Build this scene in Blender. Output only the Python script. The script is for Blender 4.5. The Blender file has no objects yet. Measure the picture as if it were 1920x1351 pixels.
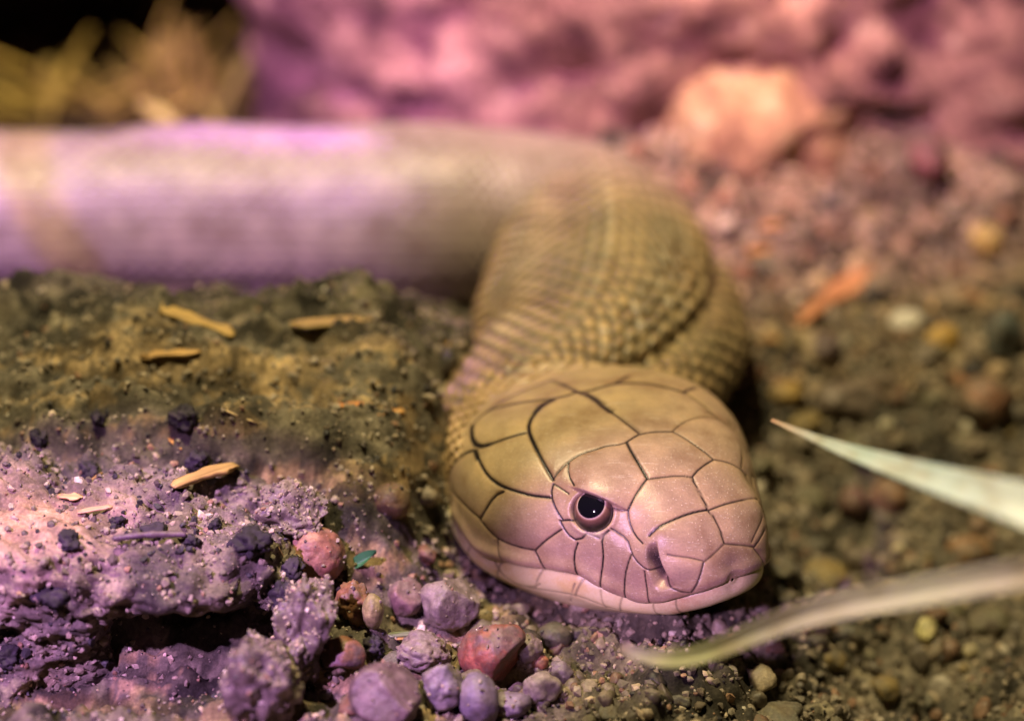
import bpy, bmesh, math, random
import numpy as np
from mathutils import Vector, Matrix, kdtree

S = 0.01                       # all numbers below are centimetres; meshes are built in metres
sc = bpy.context.scene
COL = sc.collection

# ------------------------------------------------------------------ camera
PITCH = math.radians(30.0)
FW = np.array([0, math.cos(PITCH), -math.sin(PITCH)]); RT = np.array([1., 0, 0]); UP = np.cross(RT, FW)
CAM = -FW*50.0 + np.array([0, 0, 2.45])
cam_data = bpy.data.cameras.new('camera')
cam = bpy.data.objects.new('camera', cam_data); COL.objects.link(cam)
cam.location = CAM*S
cam.rotation_euler = (math.pi/2-PITCH, 0, 0)
cam_data.sensor_width = 36; cam_data.lens = 100
cam_data.clip_start = 0.01; cam_data.clip_end = 20
cam_data.dof.use_dof = True
cam_data.dof.focus_distance = 45.6*S
cam_data.dof.aperture_fstop = 5.8
cam_data.dof.aperture_blades = 9
sc.camera = cam

# ------------------------------------------------------------------ world and lamps (a lit vivarium)
world = bpy.data.worlds.new('World'); sc.world = world; world.use_nodes = True
bg = world.node_tree.nodes['Background']
bg.inputs[0].default_value = (1.0, .74, .42, 1); bg.inputs[1].default_value = .012
sc.view_settings.view_transform = 'Standard'; sc.view_settings.look = 'None'
sc.view_settings.exposure = 0; sc.view_settings.gamma = 1

def aim(o, loc, tgt):
    o.location = Vector(loc)*S
    o.rotation_euler = (Vector(tgt)-Vector(loc)).to_track_quat('-Z', 'Y').to_euler()
def area_lamp(name, loc, tgt, size, power, col):
    d = bpy.data.lights.new(name, 'AREA'); d.size = size*S; d.energy = power; d.color = col
    o = bpy.data.objects.new(name, d); COL.objects.link(o); aim(o, loc, tgt); return o
def spot_lamp(name, loc, tgt, radius_at_target, power, col, blend=.25, soft=1.0):
    d = bpy.data.lights.new(name, 'SPOT'); d.energy = power; d.color = col
    dist = (Vector(tgt)-Vector(loc)).length
    d.spot_size = 2*math.atan(radius_at_target/dist); d.spot_blend = blend; d.shadow_soft_size = soft*S
    o = bpy.data.objects.new(name, d); COL.objects.link(o); aim(o, loc, tgt); return o
area_lamp('warm_tank_lamp', (-7, 0, 46), (0, 0, 0), 4, 2.9, (1.0, .83, .45))
spot_lamp('grow_lamp_front', (-24, -30, 42), (-7.2, -9.6, 1), 6.5, 24, (.76, .40, 1.0), .12, .8)
spot_lamp('grow_lamp_head', (-13, -38, 25), (1.85, -5.5, 1.9), 2.05, 10.5, (.88, .50, 1.0), .25, .6)
spot_lamp('grow_lamp_back', (-12, -12, 46), (5.0, 15.5, 2.5), 11.0, 16, (.94, .42, .84), .6, 1.0)
spot_lamp('grow_lamp_body', (-22, -22, 38), (-6.6, 8.2, 3.5), 6.2, 12, (.74, .36, 1.0), .5, 1.0)
spot_lamp('violet_lamp_tail', (-26, -14, 34), (-11.6, 7.6, 2.0), 3.6, 11, (.46, .14, 1.0), .5, 1.0)
spot_lamp('violet_lamp_top', (-10, 40, 30), (-3.4, 8.2, 3.4), 5.5, 7, (.78, .20, 1.0), 1.0, 1.5)
spot_lamp('amber_lamp_stone', (0, -2, 44), (5.3, 10.2, 3.2), 2.4, 5, (1.0, .62, .24), .7, 1.0)

# ------------------------------------------------------------------ numpy noise
def _h(ix, iy, iz, seed):
    n = (ix*374761393 + iy*668265263 + iz*2147483647 + seed*974634777) & 0xffffffff
    n = ((n ^ (n >> 13))*1274126177) & 0xffffffff
    n = ((n ^ (n >> 15))*2246822519) & 0xffffffff
    return ((n ^ (n >> 16)) & 0xffff)/32767.5-1.0
def vnoise(p, seed=0):
    p = np.asarray(p, float); i = np.floor(p).astype(np.int64); f = p-i
    f = f*f*f*(f*(f*6-15)+10)
    r = 0
    for a in (0, 1):
        for b in (0, 1):
            for c in (0, 1):
                w = (f[..., 0] if a else 1-f[..., 0])*(f[..., 1] if b else 1-f[..., 1])*(f[..., 2] if c else 1-f[..., 2])
                r = r+w*_h(i[..., 0]+a, i[..., 1]+b, i[..., 2]+c, seed)
    return r
def fbm(p, octv=4, seed=0, gain=.5, lac=2.03):
    p = np.asarray(p, float); r = 0; a = 1.0
    for k in range(octv):
        r = r+a*vnoise(p+17.3*k, seed+k); p = p*lac; a *= gain
    return r
def ridge(p, octv=3, seed=0):
    p = np.asarray(p, float); r = 0; a = 1.0
    for k in range(octv):
        r = r+a*(1-np.abs(vnoise(p+9.1*k, seed+k))*2); p = p*2.1; a *= .5
    return r
def lump(p, seed=0):                     # rounded lumps (inverted cell distance)
    p = np.asarray(p, float); i = np.floor(p).astype(np.int64); best = np.full(p.shape[:-1], 9.0)
    for a in (-1, 0, 1):
        for b in (-1, 0, 1):
            for c in (-1, 0, 1):
                q = [i[..., 0]+a, i[..., 1]+b, i[..., 2]+c]
                d = 0
                for k in range(3):
                    d = d+(q[k]+.5+.45*_h(q[0], q[1], q[2], seed+k)-p[..., k])**2
                best = np.minimum(best, d)
    return np.clip(1-best*1.6, 0, 1)
def sstep(a, b, x):
    t = np.clip((x-a)/(b-a), 0, 1); return t*t*(3-2*t)

# ------------------------------------------------------------------ helpers: points, meshes, tags
def at_z(px, py, z=0.0):
    d = FW+((px-960)/5333.33)*RT-((py-675.5)/5333.33)*UP
    return CAM+d*((z-CAM[2])/d[2])
def at_d(px, py, depth):
    return CAM+(FW+((px-960)/5333.33)*RT-((py-675.5)/5333.33)*UP)*depth

def mesh_obj(name, V, F, mat, parent=None, loc=(0, 0, 0), smooth=True, cols=None):
    """one mesh object; V in cm in world space, stored relative to loc (cm)"""
    me = bpy.data.meshes.new(name)
    V = (np.asarray(V, float)-np.asarray(loc, float))*S
    F = np.asarray(F) if not isinstance(F, list) else F
    if isinstance(F, np.ndarray):
        n, k = F.shape
        me.vertices.add(len(V)); me.vertices.foreach_set('co', V.ravel())
        me.loops.add(n*k); me.loops.foreach_set('vertex_index', F.ravel().astype(np.int32))
        me.polygons.add(n); me.polygons.foreach_set('loop_start', np.arange(0, n*k, k, dtype=np.int32))
        me.update(calc_edges=True); me.validate()
    else:
        me.from_pydata(V.tolist(), [], F); me.update()
    me.polygons.foreach_set('use_smooth', np.full(len(me.polygons), smooth))
    if cols is not None:
        a = me.color_attributes.new('pigment', 'FLOAT_COLOR', 'POINT')
        c = np.ones((len(V), 4), np.float32); c[:, :3] = cols
        a.data.foreach_set('color', c.ravel())
    o = bpy.data.objects.new(name, me); COL.objects.link(o)
    if mat is not None: me.materials.append(mat)
    if parent is not None:
        o.parent = parent
        o.location = (Vector(loc)*S)-parent.matrix_world.translation if parent.location.length == 0 else (Vector(loc)*S)-parent.location
    else:
        o.location = Vector(loc)*S
    return o
def tag(o, label=None, cat=None, group=None, kind=None):
    if label: o['label'] = label
    if cat: o['category'] = cat
    if group: o['group'] = group
    if kind: o['kind'] = kind
    return o
def grid_faces(nr, nc, wrap=False):
    i = np.arange(nr-1)[:, None]; j = np.arange(nc if wrap else nc-1)[None, :]
    j2 = (j+1) % nc
    a = i*nc+j; b = i*nc+j2; c = (i+1)*nc+j2; d = (i+1)*nc+j
    return np.stack([a, b, c, d], -1).reshape(-1, 4)
def grid_normals(P, wrap):
    du = np.gradient(P, axis=0)
    if wrap: dv = (np.roll(P, -1, 1)-np.roll(P, 1, 1))/2
    else: dv = np.gradient(P, axis=1)
    n = np.cross(du, dv); return n/np.maximum(np.linalg.norm(n, axis=-1, keepdims=True), 1e-9)
_ico = {}
def ico(sub):
    if sub not in _ico:
        bm = bmesh.new(); bmesh.ops.create_icosphere(bm, subdivisions=sub, radius=1)
        _ico[sub] = (np.array([v.co[:] for v in bm.verts]), np.array([[v.index for v in f.verts] for f in bm.faces])); bm.free()
    return _ico[sub]

# ------------------------------------------------------------------ materials
def new_mat(name):
    m = bpy.data.materials.new(name); m.use_nodes = True
    nt = m.node_tree; b = nt.nodes['Principled BSDF']; return m, nt, b
def nd(nt, typ, **kw):
    n = nt.nodes.new(typ)
    for k, v in kw.items():
        if k.startswith('in_'):
            n.inputs[k[3:].replace('_', ' ')].default_value = v
        else: setattr(n, k, v)
    return n
def cm_coords(nt):
    tc = nd(nt, 'ShaderNodeTexCoord'); mp = nd(nt, 'ShaderNodeMapping')
    mp.inputs['Scale'].default_value = (100, 100, 100)
    nt.links.new(tc.outputs['Object'], mp.inputs['Vector']); return mp.outputs['Vector']
def noise(nt, vec, scale, detail=4, rough=.6):
    n = nd(nt, 'ShaderNodeTexNoise'); n.inputs['Scale'].default_value = scale
    n.inputs['Detail'].default_value = detail; n.inputs['Roughness'].default_value = rough
    nt.links.new(vec, n.inputs['Vector']); return n.outputs['Fac']
def ramp(nt, fac, stops):
    r = nd(nt, 'ShaderNodeValToRGB'); e = r.color_ramp.elements
    while len(e) < len(stops): e.new(.5)
    for el, (p, c) in zip(e, stops):
        el.position = p; el.color = (*c, 1) if len(c) == 3 else c
    nt.links.new(fac, r.inputs[0]); return r.outputs[0]
def mix(nt, a, b, fac, mode='MIX'):
    m = nd(nt, 'ShaderNodeMix', data_type='RGBA', blend_type=mode)
    for sock, v in ((m.inputs[6], a), (m.inputs[7], b), (m.inputs[0], fac)):
        if hasattr(v, 'is_linked') or isinstance(v, bpy.types.NodeSocket): nt.links.new(v, sock)
        elif isinstance(v, (int, float)): sock.default_value = v
        else: sock.default_value = (*v, 1)
    return m.outputs[2]
def bump(nt, b, h, strength, dist=.02, prev=None):
    n = nd(nt, 'ShaderNodeBump'); n.inputs['Strength'].default_value = strength
    n.inputs['Distance'].default_value = dist*S
    nt.links.new(h, n.inputs['Height'])
    if prev is not None: nt.links.new(prev, n.inputs['Normal'])
    nt.links.new(n.outputs['Normal'], b.inputs['Normal']); return n.outputs['Normal']

def earth_mat(name, cols, rough=.85, spec=.3, pigment=False, fine=14):
    m, nt, b = new_mat(name); v = cm_coords(nt)
    c = ramp(nt, noise(nt, v, 1.1, 6, .65), [(.30, cols[0]), (.47, cols[1]), (.58, cols[2]), (.72, cols[3])])
    sp = ramp(nt, noise(nt, v, fine, 3, .7), [(.34, (.35, .35, .35)), (.5, (.5, .5, .5)), (.66, (.75, .75, .75))])
    c = mix(nt, c, sp, .75, 'OVERLAY')
    if pigment:
        a = nd(nt, 'ShaderNodeVertexColor', layer_name='pigment'); c = mix(nt, c, a.outputs[0], 1.0, 'MULTIPLY')
    nt.links.new(c, b.inputs['Base Color'])
    r = nd(nt, 'ShaderNodeMapRange'); nt.links.new(noise(nt, v, 22, 2), r.inputs[0])
    r.inputs[1].default_value = .35; r.inputs[2].default_value = .65; r.inputs[3].default_value = rough-.25; r.inputs[4].default_value = min(1, rough+.1)
    nt.links.new(r.outputs[0], b.inputs['Roughness'])
    b.inputs['Specular IOR Level'].default_value = spec
    p = bump(nt, b, noise(nt, v, 9, 6, .7), .7, .06)
    bump(nt, b, noise(nt, v, 40, 3, .6), .5, .02, p)
    return m
M = {}
M['ground'] = earth_mat('olive_soil', [(.030, .025, .019), (.088, .074, .052), (.165, .138, .096), (.28, .235, .15)], pigment=True)
M['ledge'] = earth_mat('crusty_clay', [(.03, .024, .022), (.135, .108, .09), (.25, .195, .155), (.40, .31, .24)], pigment=True, rough=.75, spec=.45)
M['rock'] = earth_mat('pink_sandstone', [(.07, .035, .035), (.30, .16, .13), (.46, .27, .20), (.64, .44, .33)], fine=6)
M['tan_rock'] = earth_mat('tan_stone', [(.20, .11, .07), (.36, .20, .12), (.48, .32, .17), (.66, .54, .34)], fine=6)
M['dark_shade'] = earth_mat('shade_black', [(.012, .008, .006), (.025, .016, .010), (.045, .028, .016), (.07, .04, .02)], fine=5)  # near-black: the hollow's shade is painted into this colour
def attr_mat(name, rough=.7, spec=.4, amt=.6, sc_=10, dust=0):
    m, nt, b = new_mat(name); v = cm_coords(nt)
    a = nd(nt, 'ShaderNodeVertexColor', layer_name='pigment')
    sp = ramp(nt, noise(nt, v, sc_, 4, .7), [(.32, (.25, .25, .25)), (.5, (.5, .5, .5)), (.68, (.8, .8, .8))])
    c = mix(nt, a.outputs[0], sp, amt, 'OVERLAY')
    if dust:
        tcw = nd(nt, 'ShaderNodeNewGeometry'); mw = nd(nt, 'ShaderNodeVectorMath', operation='SCALE'); mw.inputs['Scale'].default_value = 100
        nt.links.new(tcw.outputs['Position'], mw.inputs[0])
        dm = ramp(nt, noise(nt, mw.outputs[0], 3.2, 6, .75), [(.46, (0, 0, 0)), (.60, (1, 1, 1))])
        dq = nd(nt, 'ShaderNodeMath', operation='MULTIPLY'); nt.links.new(dm, dq.inputs[0]); dq.inputs[1].default_value = dust
        c = mix(nt, c, (.14, .11, .08), dq.outputs[0])
    nt.links.new(c, b.inputs['Base Color'])
    b.inputs['Roughness'].default_value = rough; b.inputs['Specular IOR Level'].default_value = spec
    bump(nt, b, noise(nt, v, 18, 4, .6), .5, .03)
    return m
M['grain'] = attr_mat('soil_grains', .6, .5)
M['stone'] = attr_mat('pebble_stone', .50, .45, .85, 5, .6)
M['clod'] = attr_mat('black_clod', .8, .3, .3)
def wood_mat():
    m, nt, b = new_mat('splintered_wood'); tc = nd(nt, 'ShaderNodeTexCoord'); mp = nd(nt, 'ShaderNodeMapping')
    mp.inputs['Scale'].default_value = (60, 900, 900)
    nt.links.new(tc.outputs['Object'], mp.inputs['Vector'])
    a = nd(nt, 'ShaderNodeVertexColor', layer_name='pigment')
    n = noise(nt, mp.outputs[0], 1.0, 4, .6)
    sp = ramp(nt, n, [(.33, (.2, .18, .16)), (.5, (.5, .5, .5)), (.7, (.72, .72, .7))])
    nt.links.new(mix(nt, a.outputs[0], sp, .8, 'OVERLAY'), b.inputs['Base Color'])
    b.inputs['Roughness'].default_value = .65
    bump(nt, b, n, .6, .03); return m
M['wood'] = wood_mat()
def blade_mat():
    m, nt, b = new_mat('pale_grass'); v = cm_coords(nt)
    a = nd(nt, 'ShaderNodeVertexColor', layer_name='pigment')
    n = noise(nt, v, 2.0, 4)
    c = mix(nt, a.outputs[0], ramp(nt, n, [(.35, (.38, .42, .34)), (.65, (.62, .58, .55))]), .5, 'OVERLAY')
    nt.links.new(c, b.inputs['Base Color']); b.inputs['Roughness'].default_value = .45
    b.inputs['Subsurface Weight'].default_value = .25; b.inputs['Subsurface Radius'].default_value = (.002, .002, .001)
    return m
M['blade'] = blade_mat()
def snake_mat():
    m, nt, b = new_mat('cobra_skin'); v = cm_coords(nt)
    a = nd(nt, 'ShaderNodeVertexColor', layer_name='pigment')
    d = nd(nt, 'ShaderNodeAttribute', attribute_name='detail')          # R head plates, G snout dots, B shine
    sx = nd(nt, 'ShaderNodeSeparateColor'); nt.links.new(d.outputs['Color'], sx.inputs[0])
    c = a.outputs[0]
    blot = ramp(nt, noise(nt, v, 1.6, 5, .6), [(.34, (.36, .33, .31)), (.5, (.5, .5, .5)), (.66, (.63, .62, .60))])
    c = mix(nt, c, blot, .9, 'OVERLAY')
    fine = ramp(nt, noise(nt, v, 30, 3, .6), [(.35, (.44, .44, .44)), (.65, (.56, .56, .56))])
    c = mix(nt, c, fine, .7, 'OVERLAY')
    # tiny pale sensory dots on the snout plates
    vo = nd(nt, 'ShaderNodeTexVoronoi'); vo.inputs['Scale'].default_value = 13.0; vo.inputs['Randomness'].default_value = .75
    nt.links.new(v, vo.inputs['Vector'])
    dots = ramp(nt, vo.outputs['Distance'], [(.10, (1, 1, 1)), (.20, (0, 0, 0))])
    dm = nd(nt, 'ShaderNodeMath', operation='MULTIPLY'); nt.links.new(dots, dm.inputs[0]); nt.links.new(sx.outputs['Green'], dm.inputs[1])
    dm2 = nd(nt, 'ShaderNodeMath', operation='MULTIPLY'); nt.links.new(dm.outputs[0], dm2.inputs[0]); dm2.inputs[1].default_value = .55
    c = mix(nt, c, (.80, .62, .50), dm2.outputs[0])
    # hair-fine scratches on the plates
    scr = None
    for k, rz in enumerate((.7, 2.1, 1.3)):
        mp = nd(nt, 'ShaderNodeMapping'); mp.inputs['Rotation'].default_value = (.3*k, .4, rz); mp.inputs['Scale'].default_value = (1.2, 45, 45)
        nt.links.new(v, mp.inputs['Vector'])
        s_ = ramp(nt, noise(nt, mp.outputs[0], 1.0, 1, .5), [(.70, (0, 0, 0)), (.76, (1, 1, 1))])
        if scr is None: scr = s_
        else:
            q = nd(nt, 'ShaderNodeMath', operation='MAXIMUM'); nt.links.new(scr, q.inputs[0]); nt.links.new(s_, q.inputs[1]); scr = q.outputs[0]
    sm = nd(nt, 'ShaderNodeMath', operation='MULTIPLY'); nt.links.new(scr, sm.inputs[0]); nt.links.new(sx.outputs['Red'], sm.inputs[1])
    sm2 = nd(nt, 'ShaderNodeMath', operation='MULTIPLY'); nt.links.new(sm.outputs[0], sm2.inputs[0]); sm2.inputs[1].default_value = .38
    c = mix(nt, c, (.75, .66, .60), sm2.outputs[0])
    nt.links.new(c, b.inputs['Base Color'])
    rr = nd(nt, 'ShaderNodeMapRange'); nt.links.new(sx.outputs['Blue'], rr.inputs[0]); rr.inputs[3].default_value = .33; rr.inputs[4].default_value = .16
    nt.links.new(rr.outputs[0], b.inputs['Roughness'])
    b.inputs['Specular IOR Level'].default_value = .45
    b.inputs['Subsurface Weight'].default_value = .04; b.inputs['Subsurface Radius'].default_value = (.0004, .0002, .0001)
    p = bump(nt, b, noise(nt, v, 30, 4, .65), .4, .014)
    bump(nt, b, dm.outputs[0], .5, .012, p)
    return m
M['skin'] = snake_mat()
def eye_mat():
    m, nt, b = new_mat('eye_iris')
    a = nd(nt, 'ShaderNodeVertexColor', layer_name='pigment'); v = cm_coords(nt)
    f = ramp(nt, noise(nt, v, 22, 3), [(.35, (.42, .42, .42)), (.65, (.58, .58, .58))])
    nt.links.new(mix(nt, a.outputs[0], f, .7, 'OVERLAY'), b.inputs['Base Color'])
    b.inputs['Roughness'].default_value = .3; b.inputs['Coat Weight'].default_value = 1.0; b.inputs['Coat Roughness'].default_value = .03
    return m
M['eye'] = eye_mat()
m_, nt_, b_ = new_mat('pupil_black'); b_.inputs['Base Color'].default_value = (.004, .004, .007, 1); b_.inputs['Roughness'].default_value = .06
b_.inputs['Coat Weight'].default_value = 1; b_.inputs['Coat Roughness'].default_value = .02
M['pupil'] = m_

# ------------------------------------------------------------------ ground sheet
def ground_h(x, y):
    p = np.stack([x, y, 0*x], -1)
    h = .18*fbm(p*.45, 3, 3)+.09*fbm(p*1.5, 3, 11)
    # rough slab on the left: climbs to a crest in front of the body, drops behind it
    left = sstep(-.45, -2.6, x+.35*np.sin(y*1.1+.6)+.25*fbm(p*.8, 2, 22))
    prof = np.interp(y+.25*fbm(p*.5, 2, 25), [-6.5, -5.0, -3.6, -2.4, -1.2, 0, 1.0, 2.4, 4.5], [0, .9, 2.05, 2.55, 2.95, 3.25, 3.2, 1.9, .35])
    h = h+left*(prof*(1+.06*fbm(p*.6, 2, 21))+.26*ridge(p*np.array([.28, 1.1, 1]), 3, 23)+.20*fbm(p*np.array([.6, 1.0, 1]), 4, 29))
    # dark soil rising beside the neck
    h = h+(2.2*sstep(.3, -.9, x)*(1-left))*np.exp(-((y-1.2)/2.2)**2)*(1+.35*fbm(p*.9, 3, 26))
    h = h-.5*sstep(8.8, 12, y)*sstep(-2.5, -6, x)                               # hollow behind on the left
    h = h+4.0*sstep(8, 17, y)*sstep(5, 9, x)
    bank = sstep(3.0, 14, y-.25*x)*sstep(-2, 3, x)
    h = h+3.4*bank
    h = h-2.0*sstep(2.8, 6.5, x)*sstep(4.5, -.5, y)
    rough = sstep(.5, 3, x)+.5*sstep(-3, -1, -y-4)
    h = h+rough*(.34*(lump(p*.62, 15)-.3)+.26*(lump(p*1.15, 16)-.3))
    h = h+.15*np.exp(-((x-1.8)**2/3+(y+4.2)**2/4))                                  # scooped under the jaw
    return h
def ground_fine(x, y):
    p = np.stack([x, y, 0*x], -1)
    return .10*sstep(1, -1, x)*lump(p*np.array([.9, 1.3, 1])+.4*fbm(p*1.2, 2, 66)[..., None], 6)+.14*lump(p*1.7, 5)+.11*lump(p*4.1, 8)+.07*fbm(p*5, 3, 31)+.03*lump(p*11, 9)
def warp_axis(a, b, lo, hi, step, ext):
    core = np.arange(lo, hi, step)
    l = []; s = step; x = lo
    while x > a: s *= ext; x -= s; l.append(x)
    r = []; s = step; x = core[-1]
    while x < b: s *= ext; x += s; r.append(x)
    return np.array(l[::-1]+list(core)+r)
gx = warp_axis(-60, 60, -9.5, 10.5, .06, 1.10); gy = warp_axis(-40, 90, -10.5, 8.0, .06, 1.045)
GX, GY = np.meshgrid(gx, gy)
GZ = ground_h(GX, GY)+ground_fine(GX, GY)
pp = np.stack([GX, GY, GZ], -1)
tint = np.ones(GX.shape+(3,))
yel = sstep(.02, .26, fbm(pp*np.array([.45, 1.5, 1.5]), 5, 77, .7))[..., None]*sstep(1.5, -1.0, GX)[..., None]*sstep(.3, -1.2, GY)[..., None]
tint = tint*(1-yel)+yel*np.array([2.3, 1.95, 1.45])
drk = sstep(-.02, .25, fbm(pp*.8+5, 5, 91, .68))[..., None]
tint = tint*(1-.72*drk)
soil_shade = (sstep(-3, -5, GX)*sstep(8.5, 10, GY))[..., None]  # litter soil browned, and darkened to stand in for the hollow's shade
tint = tint*(1-soil_shade)+soil_shade*np.array([.55, .36, .2])
bankc = (sstep(2.0, 8, GY)*sstep(1.5, 4, GX))[..., None]
tint = tint*(1-bankc)+bankc*tint*np.array([1.7, 1.4, 1.3])
gry = sstep(0, .5, fbm(pp*.8+9, 3, 55))[..., None]*sstep(-1, 1.5, GX)[..., None]
tint = tint*(1-.4*gry)+.4*gry*np.array([.9, .92, .98])
tint = tint*(1+.45*sstep(.5, 3, GX)[..., None])  # right-hand soil lightened in the colour to offset lamp falloff
F = grid_faces(len(gy), len(gx))
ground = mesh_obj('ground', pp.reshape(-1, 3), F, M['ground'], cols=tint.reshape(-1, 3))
tag(ground, 'olive brown gritty soil floor under the snake', None, None, 'structure')

def gz(x, y):
    """height of the built soil sheet"""
    x = np.asarray(x, float); y = np.asarray(y, float)
    i = np.clip(np.searchsorted(gx, x)-1, 0, len(gx)-2); j = np.clip(np.searchsorted(gy, y)-1, 0, len(gy)-2)
    a = (x-gx[i])/(gx[i+1]-gx[i]); b = (y-gy[j])/(gy[j+1]-gy[j])
    return (GZ[j, i]*(1-a)+GZ[j, i+1]*a)*(1-b)+(GZ[j+1, i]*(1-a)+GZ[j+1, i+1]*a)*b

# ------------------------------------------------------------------ rocks of the setting
def rock(name, loc, radii, mat, seed, amp=.3, freq=.5, n=4, sub=6, rot=0, fine=.06, ffreq=2.5, cols=None):
    V, Fc = ico(sub)
    q = np.sign(V)*np.abs(V)**(2/n); q = q/np.max(np.abs(V)**1, axis=1, keepdims=True)**0
    nn = (np.abs(V)**n).sum(1)**(1/n); q = V/nn[:, None]
    P = q*np.asarray(radii)
    c, s = math.cos(rot), math.sin(rot); P = P@np.array([[c, s, 0], [-s, c, 0], [0, 0, 1]])
    W = P+np.asarray(loc)
    d = amp*fbm(W*freq, 5, seed)+fine*ridge(W*ffreq, 3, seed+7)
    P = P+V@np.array([[c, s, 0], [-s, c, 0], [0, 0, 1]])*d[:, None]
    return mesh_obj(name, P+np.asarray(loc), Fc, mat, loc=loc, cols=cols)
ro = rock('rock', (4.0, 15.9, 1.5), (9.2, 5.6, 8.0), M['rock'], 4, .55, .45, 5, 6, -.10, .35, .9)
tag(ro, 'large pink sandstone boulder closing the back of the tank behind the snake', 'rock')
ro = rock('rock', (5.0, 11.0, 1.6), (2.3, 1.9, 2.1), M['tan_rock'], 14, .45, .5, 2.2, 5, .2, .12, 1.0)
tag(ro, 'orange tan stone with pale crust against the pink boulder', 'rock')

ro = rock('shade_screen', (-15.2, 24.5, 4.2), (8.8, 5.5, 5.0), M['dark_shade'], 24, .7, .3, 5, 5, .05, .3, .8)  # wall added behind the hollow, its dark colour standing in for shade
tag(ro, 'near-black wall added at the back of the hollow, painted as shade', 'shade screen')
ro = rock('shade_screen', (-15.4, 21.5, 6.0), (8.9, 6.5, 1.2), M['dark_shade'], 34, .4, .3, 4, 5, .02, .2, .8)  # slab added to keep lamp light out of the hollow
tag(ro, 'dark slab added over the hollow beside the pink boulder to block lamp light', 'shade screen')
# ---- clay ledge in the left foreground: one crusted block with a hollow under its front lip
def ledge_block():
    V, Fc = ico(7)
    n = 6; q = V/((np.abs(V)**n).sum(1)**(1/n))[:, None]
    P = q*np.array([4.6, 2.45, 1.9])
    c0 = np.array([-8.15, -4.2, .75])
    x, y, z = P.T
    # right end rounds off and drops; front lip overhangs a hollow
    W = P+c0
    hol = np.exp(-((W[:, 0]+5.2)/1.35)**4)*np.exp(-((W[:, 2]-.95)/.72)**2)*sstep(-5.3, -6.3, W[:, 1])
    P[:, 1] += 1.25*hol*(1+.5*fbm(W*1.3, 3, 49))
    W = P+c0
    groove = np.exp(-((W[:, 0]+4.0+.15*W[:, 2])/.18)**2)*sstep(-5.0, -5.9, W[:, 1])
    P[:, 1] += .5*groove
    top = sstep(.6, 1.2, z)
    P[:, 2] += top*(-.25*sstep(-1.5, 3.5, x)+.12*np.sin(x*.9+1)-.55*sstep(-.4, 2.4, y))
    W = P+c0
    d = .30*fbm(W*.7, 4, 41)+.20*(lump(W*1.1, 42)-.5)+.16*lump(W*2.6+.3*fbm(W*2, 2, 48)[:, None], 43)+.11*lump(W*5.5, 44)+.09*fbm(W*4, 4, 45, .6)+.045*lump(W*12, 46)-.16*sstep(.45, .8, lump(W*1.9+7, 47))
    smooth_patch = np.exp(-(((W[:, 0]+7.9)/1.5)**2+((W[:, 1]+5.4)/.9)**2))*sstep(.6, 1.3, z)
    d = d*(1-.75*smooth_patch)
    nrm = np.sign(q)*np.abs(q)**5; nrm = nrm/np.linalg.norm(nrm, axis=1, keepdims=True)
    nrm = .65*nrm+.35*V; nrm = nrm/np.linalg.norm(nrm, axis=1, keepdims=True)
    P = P+nrm*d[:, None]
    W = P+c0
    col = np.ones((len(P), 3))
    sp = smooth_patch[:, None]
    col = col*(1-sp)+sp*np.array([2.5, 1.9, 1.5])
    dk = sstep(.1, .6, fbm(W*1.1, 4, 61))[:, None]*(1-sp)
    col = col*(1-.5*dk)
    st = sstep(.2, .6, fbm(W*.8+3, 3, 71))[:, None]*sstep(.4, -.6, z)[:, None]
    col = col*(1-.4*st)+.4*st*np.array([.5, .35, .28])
    ol = sstep(0, .6, fbm(W*.6+8, 3, 81))[:, None]
    col = col*(1-.35*ol)+.35*ol*np.array([.85, .85, .65])
    return W, Fc, col
LV, LF, LC = ledge_block()
ledge = mesh_obj('rock_ledge', LV, LF, M['ledge'], loc=(-8.15, -4.2, -1.15), cols=LC)
tag(ledge, 'crusted clay ledge with a hollow under its lip below the soil mound', 'rock')

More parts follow.
